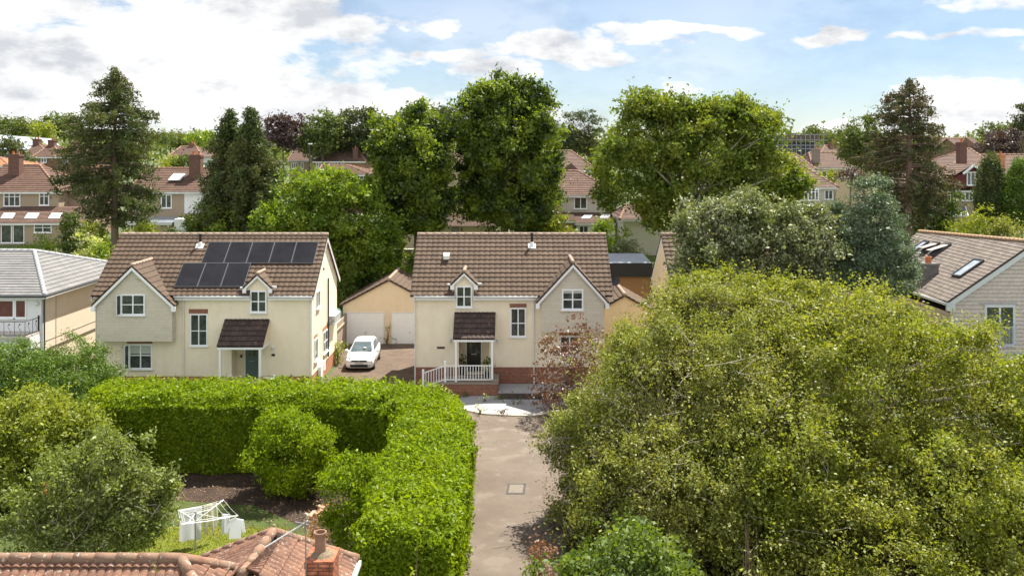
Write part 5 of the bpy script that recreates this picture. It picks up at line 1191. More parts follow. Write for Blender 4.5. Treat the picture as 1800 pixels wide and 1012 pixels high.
MB().prism([(X(1683, D), dmz0), (X(1722, D), dmz0), (X(1722, D), Z(304, D)), (X(1709, D), Z(291, D)), (X(1690, D), Z(305, D)), (X(1683, D), Z(308, D))], D, D + 3).build('dormer_wall', M('maroon_paint', (.12, .025, .03), (.15, .035, .035), 3, .6), b7)
build_roof('dormer_roof', [[(X(1676, D), D - .3, Z(308, D)), (X(1676, D), D + 4, Z(308, D)), (X(1709, D), D + 4, Z(289, D)), (X(1709, D), D - .3, Z(289, D))], [(X(1728, D), D - .3, Z(303, D)), (X(1728, D), D + 4, Z(303, D)), (X(1709, D), D + 4, Z(289, D)), (X(1709, D), D - .3, Z(289, D))]], tile_red3, b7, amp=0)
MB().beam((X(1690, D), D - .32, Z(305.5, D)), (X(1709, D), D - .32, Z(290.5, D)), .06, .22).beam((X(1709, D), D - .32, Z(290.5, D)), (X(1726, D), D - .32, Z(302.5, D)), .06, .22).build('bargeboard', upvc, b7)
winp(b7, D, 1699, 302, 1721, 326, cols=3, fr=.1)
cv2 = thing('conservatory', 'low glass roofed conservatory under the maroon loft dormer', 'conservatory', (X(1685, 87), 87, 4)); MB().slab([(X(1660, 86), 86, Z(380, 86)), (X(1702, 86), 86, Z(380, 86)), (X(1696, 90), 89.9, Z(363, 90)), (X(1664, 90), 89.9, Z(363, 90))], .05).build('roof', M('blue_grey_glass', (.10, .13, .17), (.15, .18, .22), 2, .2), cv2)
m = MB()
for px in (1660, 1670, 1680, 1690, 1702): m.beam((X(px, 86), 85.98, Z(380, 86) + .04), (X(1664 + (px - 1660) * .76, 90), 89.9, Z(363, 90) + .04), .08, .06); m.box(X(px, 86) - .04, X(px, 86) + .04, 85.95, 86.02, 3.4, Z(380, 86))
m.box(X(1660, 86), X(1702, 86), 85.94, 86.03, Z(381, 86), Z(379, 86)).build('frame', upvc, cv2)
bg_house('reddish hipped house roof right behind the maroon dormer', 100, 8, (1676, 1740), 292, 262, 330, (1700, 1706), wall_dark, tile_red2, wins=[])
bg_house('house at the right edge with pinkish roof and orange chimney', 104, 8, (1748, 1830), 306, 272, 370, (1742, 1830), M('grey_cream_render', (.48, .44, .38), (.54, .5, .43), 3), tile_red2,
    wins=[(1757, 308, 1768, 326)], chims=[(1759, 271, 9, 1.2, M('orange_chimney', (.45, .18, .10), (.5, .22, .12), 4))], hipL=False)
for px in (1767, 1788):
    q = [Vector(P(px - 4, 285, 105.8)), Vector(P(px + 4, 285, 105.8)), Vector(P(px + 5, 281, 106.4)), Vector(P(px - 3, 281, 106.4))]
    MB().slab(q, .1).build('rooflight', upvc, bpy.data.objects['house.001'] if False else b7) if False else None
bg_house('long brown roof on the skyline left of the copper beech at the right edge', 150, 10, (1662, 1735), 262, 243, 280, (1655, 1740), wall_dark, tile_red3, hipL=False, hipR=False, fascia=False)
t_ = bg_house('brick gabled house end on the right hand skyline', 140, 8, (1688, 1724), 262, 244, 285, (1690, 1722), wall_dark, tile_red3, hipL=False, hipR=False, fascia=False); MB().prism([(X(1686, 139.6), Z(262, 139.6)), (X(1724, 139.6), Z(262, 139.6)), (X(1697, 139.6), Z(241, 139.6))], 139.5, 140).build('gable', wall_dark, t_)
# left, far
bg_house('first red hipped house of the far left row, its chimney above the grey roof', 150, 9, (46, 88), 275, 251.5, 296, (62, 66), pebble, tile_red3, chims=[(65, 244, 11, 4, brick_old)])
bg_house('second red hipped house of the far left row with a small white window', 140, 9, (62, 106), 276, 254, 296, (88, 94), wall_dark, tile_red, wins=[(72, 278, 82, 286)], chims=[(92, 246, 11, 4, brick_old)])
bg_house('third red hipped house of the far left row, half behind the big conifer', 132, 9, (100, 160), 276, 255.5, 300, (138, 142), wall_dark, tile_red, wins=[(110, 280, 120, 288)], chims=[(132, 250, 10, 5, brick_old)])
bg_house('bright orange roof corner at the left edge beside the brick chimney', 105, 7, (-25, 14), 291, 277, 305, (-20, 0), pebble, M('bright_orange_tile', (.45, .17, .08), (.5, .2, .1), 4), hipL=False)
gs = thing('school_building', 'long pale blue grey metal roofed building on the far left skyline', 'building', (X(40, 170), 170, 8)); MB().slab([(X(-60, 165), 165, Z(262, 165)), (X(112, 165), 165, Z(262, 165)), (X(92, 185), 185, Z(244, 185)), (X(-60, 185), 185, Z(233, 185))], .3).build('roof', M('blue_grey_metal_roof', (.34, .39, .46), (.40, .45, .52), .3, .4), gs); MB().box(X(-60, 165), X(110, 165), 166, 184, 5, Z(263, 166)).build('wall', wall_white, gs)
bg_house('red roofed house beyond the yellow green shrub left of the dark conifer pair', 120, 8, (300, 352), 276, 258, 300, (318, 345), wall_white, tile_red3, wins=[(306, 278, 316, 290), (332, 278, 342, 288)], chims=[(338, 252, 9, 4, wall_dark)])
# centre, far
b10 = bg_house('far house with a white gable end beside the dark lamp post', 155, 8, (509, 556), 282, 259, 302, (520, 566), pebble, tile_red2, wins=[(512, 286, 524, 297, dict(cols=3)), (529, 286, 534, 297, dict(cols=1))], hipL=True, hipR=False)
MB().prism([(X(542, 154), Z(282, 154)), (X(570, 154), Z(275, 154)), (X(570, 154), Z(262, 154)), (X(563, 154), Z(260, 154))], 154, 158).build('white_gable', wall_white, b10)
bg_house('far brown hipped house with white bay windows below the round topped dark tree', 150, 9, (553, 640), 284, 260, 300, (590, 628), M('red_brown_brick', (.24, .13, .09), (.3, .17, .12), 4), tile_red3, wins=[(556, 286, 569, 298, dict(cols=3)), (583, 285, 605, 291, dict(cols=4))], chims=[(625, 260, 8, 1, brick_old)])
bg_house('low red hipped roof just above the bright green round tree', 120, 8, (560, 650), 307, 290.5, 330, (566, 612), brick_old, tile_red, wins=[(625, 309, 640, 315)])
bg_house('red roofed house glimpsed between the two tall dark limes', 118, 8, (775, 830), 292, 268, 330, (780, 830), pebble, tile_red2)
bw = bg_house('cream bungalow behind the roof ridge of the middle cottage with a small framed window', 82, 7, (705, 870), 397, 378, 440, (720, 850), M('cream_bungalow_render', (.62, .55, .40), (.67, .6, .45), 2), tile_red2, wins=[(794, 400, 807, 414, dict(cols=1, frm=None))] if False else [], fascia=False)
window(bw, X(794, 82), X(806.5, 82), Z(420, 82), Z(399.5, 82), 82, cols=1, mat=M('brown_frame', (.22, .15, .08), rough=.6), g=glass_pale); MB().box(X(810.5, 82), X(812.5, 82), 81.9, 82, Z(406, 82), Z(400, 82)).build('wall_lamp', black_paint, bw)
bg_house('pale house with one window hidden behind the lower limbs of the broad green tree', 84, 7, (1095, 1180), 385, 360, 440, (1100, 1170), pebble_pale, tile_red2, wins=[(1133, 388, 1142, 402)])
# dark industrial block wrapped in scaffolding
ib = thing('industrial_building', 'dark flat roofed block wrapped in scaffolding on the skyline right of the broad tree', 'building', (X(1405, 170), 170, 9))
MB().box(X(1360, 170), X(1432, 170), 170, 186, 5, Z(250, 170)).build('wall', M('dark_cladding', (.045, .05, .065), (.07, .08, .10), .8, .7), ib); MB().box(X(1340, 169), X(1440, 169), 169, 187, Z(248, 170), Z(237.5, 170)).build('roof', M('dark_brown_roof', (.10, .075, .055), (.15, .11, .08), .6, .9), ib)
m = MB()
for i in range(12): xx = X(1360 + i * 8, 168); m.box(xx - .05, xx + .05, 168, 168.1, 8, Z(236 if i > 6 else 240, 168))
for py in (237, 247, 256, 262): m.box(X(1358, 168), X(1455, 168), 168, 168.1, Z(py, 168), Z(py, 168) + .12)
m.build('scaffolding', grey_metal, ib)
lp = thing('lamp_post', 'tall dark lamp post with a flat white lamp head rising among the far houses', 'street lamp', (X(544, 140), 140, 6)); MB().tube([(X(544, 140), 140, 6), (X(544, 140), 140, Z(254, 140))], [.16, .09], 8).build('pole', dark_metal, lp); MB().box(X(542, 140), X(548.5, 140), 139.8, 140.2, Z(254, 140), Z(252, 140)).build('lamp_head', upvc, lp)
gw = thing('garden_wall', 'rendered garden wall with a pale coping behind the double garage', 'wall', (X(690, 80), 80, 3)); MB().box(X(640, 80), X(735, 80), 80, 80.25, 2, Z(440, 80)).build('wall', M('brown_wall', (.20, .16, .12), (.28, .22, .17), 2, .95), gw); MB().box(X(640, 80), X(735, 80), 79.92, 80.33, Z(440, 80), Z(437.5, 80)).build('coping', M('pale_coping', (.55, .5, .4), rough=.9), gw)
# ================================================================ VEGETATION
LF_hedge = MLeaf('laurel_leaf', (.055, .105, .005), (.185, .255, .010), (.145, .205, .008), trans=.45, gloss=.010, gr=.45)
LF_bright = MLeaf('bright_green_leaf', (.05, .095, .008), (.13, .20, .018), (.16, .22, .02), trans=.40)
LF_mid = MLeaf('mid_green_leaf', (.04, .075, .012), (.10, .145, .025), (.12, .16, .025), trans=.38)
LF_ash = MLeaf('ash_leaf', (.045, .085, .012), (.13, .18, .03), (.17, .20, .028), trans=.38)
LF_dark = MLeaf('dark_green_leaf', (.022, .045, .010), (.06, .095, .02), (.09, .125, .022), trans=.3)
LF_lime = MLeaf('lime_leaf', (.014, .030, .009), (.055, .09, .016), (.16, .22, .022), trans=.42, nscale=.55)
LF_olive = MLeaf('olive_leaf', (.065, .075, .018), (.24, .262, .07), (.15, .18, .035), trans=.36, nscale=.35)
LF_willow = MLeaf('willow_leaf', (.045, .065, .010), (.255, .275, .05), (.15, .185, .022), trans=.40, nscale=.35)
LF_olive2 = MLeaf('apple_leaf', (.05, .075, .02), (.20, .24, .08), (.12, .16, .035), trans=.36)
LF_yell = MLeaf('yellow_green_leaf', (.095, .135, .015), (.20, .235, .032), (.165, .195, .028), trans=.38)
LF_silver = MLeaf('silver_leaf', (.06, .08, .035), (.27, .295, .20), (.11, .14, .05), trans=.2, gloss=.03)
LF_blue = MLeaf('blue_cedar_needle', (.05, .085, .055), (.11, .16, .105), (.085, .12, .07), trans=.15, gloss=.04)
LF_con = MLeaf('conifer_needle', (.028, .05, .018), (.07, .098, .032), (.09, .10, .035), trans=.2, gloss=.02)
LF_conb = MLeaf('brown_conifer_needle', (.055, .048, .028), (.10, .09, .05), (.045, .07, .03), trans=.2, gloss=.02)
LF_cyp = MLeaf('cypress_leaf', (.04, .085, .012), (.095, .16, .022), (.08, .13, .02), trans=.28, nscale=.8)
LF_copper = MLeaf('copper_leaf', (.06, .022, .018), (.15, .065, .045), (.11, .07, .035), trans=.3, gloss=.05)
LF_purple = MLeaf('purple_leaf', (.035, .018, .025), (.085, .05, .06), (.05, .03, .035), trans=.2, gloss=.05)
LF_far = MLeaf('far_green_leaf', (.05, .075, .025), (.10, .135, .04), (.12, .14, .045), trans=.3, nscale=.12)
LF_fard = MLeaf('far_dark_leaf', (.035, .05, .025), (.07, .09, .04), (.08, .09, .035), trans=.25, nscale=.12)
LF_varieg = MLeaf('cream_edged_leaf', (.12, .20, .05), (.62, .62, .36), (.30, .36, .14), trans=.3)

# --- laurel hedge: swept bank of leaves with a leafy core
def hedge():
    path = [(-17.6, 37.9), (-14, 37.9), (-10, 37.9), (-6.6, 37.9), (-4.7, 37.4), (-3.5, 36.2), (-3.0, 34.2), (-2.9, 31.5), (-2.85, 28.5), (-2.85, 26), (-2.85, 23.6)]
    hw = [1.6, 1.6, 1.6, 1.6, 1.6, 1.55, 1.42, 1.42, 1.42, 1.38, 1.3]
    P_ = np.array(path); seg = np.linalg.norm(np.diff(P_, axis=0), axis=1); cum = np.concatenate([[0], np.cumsum(seg)]); Lt = cum[-1]
    def at(s):
        x = np.interp(s, cum, P_[:, 0]); y = np.interp(s, cum, P_[:, 1]); e = .35
        dx = np.interp(s + e, cum, P_[:, 0]) - np.interp(s - e, cum, P_[:, 0]); dy = np.interp(s + e, cum, P_[:, 1]) - np.interp(s - e, cum, P_[:, 1]); l = np.hypot(dx, dy) + 1e-9
        h = np.interp(s, cum, hw); end = np.minimum(s, Lt - s); h = h * np.sqrt(np.clip(1 - ((1.1 - np.minimum(end, 1.1)) / 1.1) ** 2 * .95, .03, 1))
        return x, y, dx / l, dy / l, h
    t = thing('laurel_hedge', 'tall clipped laurel hedge that bends round from the left garden and follows the driveway', 'hedge', (-6, 36, 0)); H = 3.05
    n = 185000; s = rng.uniform(0, Lt, n); x, y, tx, ty, h = at(s); per = 2 * H + 2 * h; q = rng.random(n) * per
    side = np.where(q < H, -1, np.where(q > H + 2 * h, 1, 0)); o = np.where(side == -1, -h, np.where(side == 1, h, (q - H) - h)); z = np.where(side == -1, q, np.where(side == 1, H - (q - H - 2 * h), H))
    # rounded shoulders
    edge = np.clip((np.abs(o) - (h - .55)) / .55, 0, 1); z = np.where(side == 0, z - .38 * edge ** 2.2, np.minimum(z, H - .3))
    bat = np.where(side != 0, (H - z) * .04, 0); o = o - np.sign(o) * bat
    lump = .10 * np.sin(s * 2.1 + o * 1.7) + .07 * np.sin(s * 4.7 + z * 3.1 + 1) + .05 * np.sin(s * 9 + o * 6 + z * 5)
    nx = np.where(side == 0, 0, side) * -ty * -1.; nn = np.stack([np.where(side == 0, 0, side * ty), np.where(side == 0, 0, -side * tx), np.where(side == 0, 1., 0.)], 1)
    px = x + ty * o; py = y - tx * o
    C = np.stack([px, py, z], 1) + nn * (lump + np.abs(rng.normal(size=n)) * .05 - rng.random(n) * .22)[:, None] + rng.normal(size=(n, 3)) * .04
    # shoots standing proud of the top
    k = 2600; s2 = rng.uniform(.3, Lt - .3, k); x2, y2, tx2, ty2, h2_ = at(s2); o2 = rng.uniform(-.85, .85, k) * h2_; C2 = np.stack([x2 + ty2 * o2, y2 - tx2 * o2, np.full(k, H + .05)], 1)
    C2 = np.repeat(C2, 4, 0) + np.tile(np.array([[0, 0, 0], [0, 0, .07], [0, 0, .14], [0, 0, .19]]), (k, 1)) + rng.normal(size=(k * 4, 3)) * .03
    for se, sy in ((Lt - .45, (0, -1)), (.45, (-1, 0))):
        e, h3 = 6500, 1.25; a_, b_, c_, d_, _ = at(np.array([se])); oo = rng.uniform(-h3, h3, e); zz = rng.uniform(.02, H - .25, e); bul = .45 * np.sqrt(np.clip(1 - (oo / h3) ** 2, 0, 1))
        C3 = np.stack([a_[0] + (oo if sy[1] else -bul), b_[0] + (-bul if sy[1] else oo), zz], 1) + rng.normal(size=(e, 3)) * .06; C2 = np.vstack([C2, C3])
    nx3 = len(C2) - k * 4
    C = np.vstack([C, C2, ]); nn = np.vstack([nn, np.tile([0, 0, .3], (k * 4, 1)), np.tile([0, -.5, .1], (nx3, 1))]); ok = C[:, 2] > .02
    # core just below the leaf surface
    cv = []; cf = []; ss = np.linspace(.5, Lt - .5, 70); X_, Y_, TX, TY, Hh = at(ss)
    for i in range(70):
        hh = max(Hh[i] - .30, .05)
        for oo, zz in ((-hh, 0), (-hh, H - .7), (-hh * .8, H - .33), (hh * .8, H - .33), (hh, H - .7), (hh, 0)): cv.append((X_[i] + TY[i] * oo, Y_[i] - TX[i] * oo, zz))
    for i in range(69):
        for j in range(5): a = i * 6 + j; cf.append((a, a + 1, a + 7, a + 6))
    cf.append(tuple(range(6))); cf.append(tuple(range(69 * 6, 70 * 6)))
    leaf_mesh('foliage', C[ok], .115, LF_hedge, t, nrm=nn[ok] * 1.1, quad=True, aspect=.5, up=.25, core=(cv, cf), spread=.8)
    m = MB(); r = np.random.default_rng(2)
    for sx in np.arange(.8, Lt, .9): a, b, *_ = at(np.array([sx])); m.tube([(a[0], b[0], -.05), (a[0] + r.normal() * .15, b[0] + r.normal() * .15, 1.2), (a[0] + r.normal() * .3, b[0] + r.normal() * .3, 2.2)], [.06, .045, .02], 5)
    m.build('stem', bark, t, fix=False)
hedge()
bush('clipped_shrub', 'rounded laurel bush standing on its own in front of the dark hedge face', 507, 800, 75, 84, 34.2, LF_hedge, .105, n=27000, quad=True, aspect=.45, lob=4, lump=.10, amp=.03)
bush('clipped_shrub', 'rounded dark green bush leaning against the left side of the driveway hedge', 626, 880, 56, 90, 28.8, LF_hedge, .10, n=16000, quad=True, aspect=.5, lob=3, lump=.10, amp=.03)
bush('variegated_shrub', 'cream edged shrub at the outer corner of the hedge below the porch railing', 772, 700, 34, 26, 40.6, LF_varieg, .13, n=2600, quad=True)

# --- big olive green tree on the right, in two masses
def twigs(n, rlo, rhi, mat, ln=(1.2, 3.2), down=.0):
    def f(t, C, lb):
        r = np.random.default_rng(5); m = MB(); L = np.array(lb)
        for i in range(n):
            k = r.integers(len(L)); d = r.normal(size=3); d[1] = -abs(d[1]) * 1.0; d /= np.linalg.norm(d); c = L[k, :3]; p1 = c + d * L[k, 3:6] * r.uniform(.88, 1.02)
            tan = r.normal(size=3); tan[2] = r.uniform(-.6, .9); tan -= d * (tan @ d) * .8; tan /= np.linalg.norm(tan); q = p1 - tan * r.uniform(*ln); mid = (p1 + q) / 2 - d * .2 + r.normal(size=3) * .18
            ra = r.uniform(rlo, rhi); m.tube([q - d * .5, mid, (mid + p1) / 2 + r.normal(size=3) * .07, p1], [ra, ra * .8, ra * .55, ra * .25], 4, cap=False)
            for s in range(3): b = Vector(mid).lerp(Vector(p1), r.random()); e = b + Vector(tan * .5 + r.normal(size=3) * .35) * .8; m.tube([b, e], [ra * .5, ra * .2], 3, cap=False)
        m.build('twig', mat, t, fix=False)
    return f
tree('goat_willow', 'huge twiggy olive green tree spreading over the right side of the driveway', 'tree', 32,
     [(1190, 745, 165, 170), (1270, 650, 125, 135, 2), (1080, 845, 90, 140, -1), (1140, 640, 68, 78, 2), (1190, 870, 145, 125, -3), (1310, 800, 160, 200, -1), (1200, 560, 66, 50, 3), (1260, 542, 48, 38, 3), (1050, 770, 50, 85, 1), (1130, 930, 130, 80, -3), (1025, 900, 50, 60, -1), (985, 775, 26, 42, 0)],
     LF_olive, .095, 24500, 9, .26, shoots=5200, slen=.6, trunk_px=1160, r0=.28, bk=bark_pale, n_limbs=46, quad=True, flat=.8, inner=.42, amp=.16, aspect=.55, dscale=.8, seed=5, shell=.2, lump=.15, up=.6, extra=twigs(270, .008, .017, bark_pale, (.7, 2.0)), rmin=.02)
tree('oak_shrub', 'huge yellow green tree filling the right foreground below the shingled house', 'tree', 32.5,
     [(1480, 705, 200, 175), (1360, 590, 120, 100, 3), (1640, 740, 165, 170), (1790, 820, 150, 160), (1400, 860, 190, 160, -3), (1610, 900, 200, 150, -3), (1300, 960, 150, 110, -4), (1500, 1000, 200, 120, -5), (1730, 960, 150, 140, -3), (1250, 530, 75, 45, 4), (1530, 590, 90, 60, 4), (1440, 570, 80, 50, 4), (1630, 625, 50, 50, 3), (1880, 900, 150, 180, -1), (1715, 655, 55, 50, 3)],
     LF_willow, .105, 44000, 9, .28, shoots=8200, slen=.75, trunk_px=1500, r0=.32, bk=bark_pale, n_limbs=46, quad=True, flat=.8, inner=.36, amp=.14, aspect=.55, dscale=.8, seed=9, shell=.16, lump=.15, up=.6, extra=twigs(150, .007, .014, bark_pale, (.6, 1.6)), rmin=.02)
tree('copper_plum', 'small coppery brown leaved tree in front of the right bay of the middle cottage', 'tree', 44.5, [(985, 640, 42, 62), (1035, 620, 45, 52, 1), (965, 695, 28, 45), (1000, 710, 45, 30), (1045, 670, 45, 50)],
     LF_copper, .12, 900, 8, .22, trunk_px=1000, r0=.09, bk=bark, n_limbs=26, quad=True, inner=.5, shell=.25, seed=3, aspect=.55, extra=twigs(24, .010, .02, bark_pale, (.5, 1.3)))
# right foreground shrubs
bush('hazel_shrub', 'lush green large leaved shrub at the bottom edge right of the driveway', 1085, 985, 150, 62, 22.5, LF_mid, .12, n=15000, quad=True, aspect=.7, lob=6, amp=.2)
bush('rust_leaved_shrub', 'low rusty orange shrub at the driveway edge under the big tree', 955, 955, 16, 26, 26.5, MLeaf('rust_leaf', (.12, .05, .03), (.22, .12, .07), trans=.2), .07, n=1200)
def sapling(label, px, D, ztop, mat, n=60, leaf=.13, z0=0., spread=.25, group=None):
    x = X(px, D); t = thing('sapling', label, 'sapling', (x, D, z0), group); r = np.random.default_rng(int(px)); m = MB(); pts = []
    for i in range(5):
        a = r.uniform(0, 6.28); tip = Vector((x + math.cos(a) * spread, D + math.sin(a) * spread, ztop - r.uniform(0, .8))); st = Vector((x, D, z0 - .05)); mid = st.lerp(tip, .6) + Vector((r.normal() * .08, r.normal() * .08, .1)); m.tube([st, mid, tip], [.011, .008, .003], 5)
        for k in range(n // 5): s = r.uniform(.45, 1); q = (st.lerp(mid, s * 2 - 1 if s > .5 else .9) if s < .6 else mid.lerp(tip, (s - .6) / .4)); pts.append(tuple(q + Vector((r.normal(), r.normal(), r.normal() * .6)) * .09))
    m.build('stem', bark_red, t, fix=False); leaf_mesh('foliage', np.array(pts), leaf, mat, t, quad=True, aspect=.38, d_bias=(0, 0, -.6))
sapling('white speckled upright sapling at the bottom edge right of the big leaved shrub', 1328, 18, Z(935, 18), LF_varieg, 110, .09)
sapling('yellowish sapling with drooping leaves in front of the end of the hedge', 722, 17, Z(955, 17), LF_yell, 110, .15)
sapling('thin yellow green shoot rising in front of the clay ridge tiles', 262, 14.5, Z(962, 14.5), LF_yell, 50, .09, spread=.1)
sapling('bare orange brown stem standing in front of the dark big tree', 1311, 19, Z(880, 19), LF_yell, 6, .05, spread=.03)
# small plants in the gravel
for px, py, s, mt, lab in ((812, 697, 9, LF_mid, 'small green tuft nearest the porch platform in the gravel'), (846, 694, 8, LF_bright, 'upright green plant in the middle of the gravel in front of the platform'), (882, 699, 11, LF_yell, 'bright yellow green plant beside the dark sleeper'), (904, 708, 8, LF_mid, 'dull green tuft in the shaded gravel right of the yellow plant'),
                           (851, 705, 5, LF_varieg, 'pale tuft at the edge of the sunlit gravel'), (845, 722, 6, LF_yell, 'low yellow flowering plant in the sunlit gravel'), (882, 722, 7, LF_copper, 'low dark red plant in the sunlit gravel')):
    bush('bedding_plant', lab, px, py, s * .6, s * .6, DG(py + s * .4, .1), mt, .07, n=110, cat='plant', group='plants dotted in the gravel', lob=1)
pt = thing('potted_plant', 'leafy pot plant standing in the porch at the right of the black door', 'pot plant', (X(856, 48.6), 48.6, .88)); MB().lathe((X(856, 48.6), 48.6, .88), [(.12, 0), (.17, .3), (.18, .32)], 10).build('pot', dark_metal, pt); leaf_mesh('foliage', np.array([X(856, 48.6), 48.6, 1.6]) + rng.normal(size=(160, 3)) * .16, .12, LF_mid, pt, quad=True)
pt = thing('potted_plant', 'dark bushy pot plant standing in the porch at the left of the black door', 'pot plant', (X(812, 49.3), 49.3, .88)); MB().lathe((X(812, 49.3), 49.3, .88), [(.14, 0), (.19, .4), (.2, .42)], 10).build('pot', dark_metal, pt); leaf_mesh('foliage', np.array([X(812, 49.3), 49.3, 1.6]) + rng.normal(size=(160, 3)) * .16, .12, LF_dark, pt, quad=True)
bush('yellow_shrub', 'pale yellow flowering plant growing beside the brick plinth next to the white car', 596, 620, 7, 22, 55.5, LF_yell, .10, n=600)
bush('climbing_plant', 'thin climber growing up the pillar between the two garage doors', 681, 588, 4, 16, 61.1, LF_bright, .09, n=60, cat='plant', lob=1)

# --- left garden trees
bush('cypress_hedge', 'dark green feathery conifer hedge in front of the peach walled house', 100, 664, 95, 52, 43.5, LF_cyp, .13, n=42000, cat='hedge', lob=6, amp=.16, aspect=.35)
bush('cypress_hedge', 'feathery conifer at the left edge in front of the white balcony house', 5, 662, 80, 55, 43, LF_cyp, .13, n=24000, cat='hedge', lob=4, amp=.16, aspect=.35)
tree('golden_tree', 'broad yellowish green tree at the left edge above the apple tree', 'tree', 33, [(55, 765, 92, 68), (-20, 790, 80, 85), (105, 780, 66, 52), (30, 820, 90, 55), (120, 735, 34, 30)], LF_yell, .12, 5600, 9, .26, shoots=700, slen=.5, trunk_px=40, r0=.16, n_limbs=26, quad=True, inner=.25, seed=21, aspect=.5)
tree('apple_tree', 'loose grey green apple tree standing left of the washing line', 'tree', 27.5, [(165, 845, 78, 70), (120, 900, 85, 75, -.5), (240, 880, 60, 60, -.3), (190, 930, 90, 50), (262, 908, 36, 42), (60, 930, 50, 55), (190, 798, 34, 32)],
     LF_olive2, .10, 5000, 8, .22, shoots=900, slen=.5, trunk_px=175, r0=.12, bk=bark_pale, n_limbs=40, quad=True, inner=.4, seed=8, shell=.2, aspect=.5, extra=twigs(60, .006, .012, bark_pale, (.5, 1.2)))
bush('shade_shrub', 'dark shrub in deep shade under the yellowish tree at the left edge', 10, 850, 45, 50, 33, LF_dark, .13)
tree('shade_tree', 'dark leaved tree behind the yellowish tree at the left edge', 'tree', 37, [(30, 770, 70, 70), (110, 790, 50, 50)], LF_dark, .15, 1500, 9, .3, trunk_px=30, seed=4, n_limbs=8)
rk = thing('fallen_stones', 'pinkish stones heaped in the bed beside the aerial', 'stones', G(548, 905)); m = MB(); rr = np.random.default_rng(9)
for i in range(9): c = np.array(G(540 + rr.uniform(0, 30), 893 + rr.uniform(0, 20))); a_ = rr.uniform(0, 3); m.beam((c[0] - .12 * math.cos(a_), c[1] - .12 * math.sin(a_), .04), (c[0] + .1 * math.cos(a_), c[1] + .1 * math.sin(a_), .08 + rr.uniform(0, .06)), rr.uniform(.1, .2), rr.uniform(.05, .1))
m.build('stone', M('pinkish_stone', (.34, .24, .18), (.42, .32, .26), 3, .95), rk)
bush('dry_shrub', 'dry orange brown plant in the bed between aerial and hedge', 560, 915, 16, 12, 29.6, MLeaf('dry_leaf', (.28, .13, .06), (.40, .24, .13), trans=.2), .07, n=700)
# leaf litter on the beds
k = 3600; lx = np.stack([rng.uniform(-17, -4.6, k), rng.uniform(30, 36.3, k), np.full(k, .035)], 1); lx2 = np.stack([rng.uniform(1.2, 9, 2500), rng.uniform(20, 36, 2500), np.full(2500, .03)], 1); ly = rng.uniform(21, 44, 420); lx3 = np.stack([np.where(rng.random(420) < .55, -1.75 + np.abs(rng.normal(size=420)) * .25, 1.5 - np.abs(rng.normal(size=420)) * .5), ly, np.full(420, .03)], 1)
tag(leaf_mesh('fallen_leaves', np.vstack([lx, lx2, lx3]), .07, MLeaf('fallen_leaf', (.05, .028, .016), (.15, .095, .055), trans=.05), None, quad=True, aspect=.6, up=3, world=(0, 0, 0)), 'fallen dry leaves scattered on the beds beside hedge and driveway', 'leaves', kind='stuff')

# --- trees behind the cottages
conifer('spruce_tree', 'tall ragged dark conifer with a bare crown standing behind the solar panelled cottage', 202, 74, 119,
        [(122, 8, 8), (140, 26, 26), (160, 42, 36), (185, 62, 52), (205, 82, 92), (230, 96, 78), (262, 92, 70), (290, 104, 88), (330, 92, 88), (365, 66, 90), (385, 30, 60)], LF_con, base_r=.40, levels=36, per=6, droop=.30, seed=3, leaf=.24, dens=.85, tuft=.40, hang=.45, bare=.12)
conifer('spruce_tree', 'tall sparse brown tinged conifer with a thick bare stem on the right', 1598, 76, 139,
        [(142, 8, 8), (165, 42, 34), (190, 62, 50), (215, 66, 66), (245, 78, 58), (280, 100, 86), (310, 104, 90), (350, 78, 82), (375, 40, 50), (390, 20, 30)], LF_conb, base_r=.52, bk=bark_red, levels=32, per=6, droop=.32, seed=8, leaf=.24, dens=.72, tuft=.40, hang=.45, bare=.22)
for px, top, lab, sd, lft, rgt in ((404, 194, 'dark conifer with drooping boughs, left one of the close pair', 33, 1.0, .8), (440, 190, 'dark conifer with drooping boughs, right one of the close pair', 37, .75, 1.15)):
    conifer('yew_tree', lab, px, 72 if sd == 33 else 71, top, [(top + 4, 8, 8), (225, 20 * lft, 20 * rgt), (255, 36 * lft, 34 * rgt), (290, 52 * lft, 48 * rgt), (330, 58 * lft, 58 * rgt), (370, 54 * lft, 56 * rgt), (400, 40 * lft, 48 * rgt)], LF_con, base_r=.34, levels=34, per=7, droop=.28, seed=sd, leaf=.24, dens=1.25, tuft=.5, hang=.6, group='pair of close grown conifers')
tree('maple_tree', 'bright green round tree between solar panelled cottage and the first tall lime', 'tree', 68, [(575, 365, 80, 62), (530, 395, 72, 45), (620, 400, 68, 65), (580, 340, 60, 36), (660, 440, 42, 50), (500, 400, 45, 28), (610, 440, 60, 50)], LF_bright, .22, 4300, 13, .5, shoots=500, slen=.7, trunk_px=610, r0=.3, seed=41, aspect=.65, amp=.14)
tree('lime_tree', 'rounded dark lime tree with yellow green sunlit top behind the gap between the cottages', 'tree', 72, [(724, 290, 58, 88), (710, 330, 54, 70), (746, 340, 40, 62), (735, 240, 48, 42), (700, 270, 42, 50), (752, 290, 34, 55), (735, 375, 50, 30)], LF_lime, .24, 4200, 15, .55, shoots=900, slen=.9, trunk_px=737, r0=.3, seed=53, aspect=.7, n_limbs=12, top_py=330)
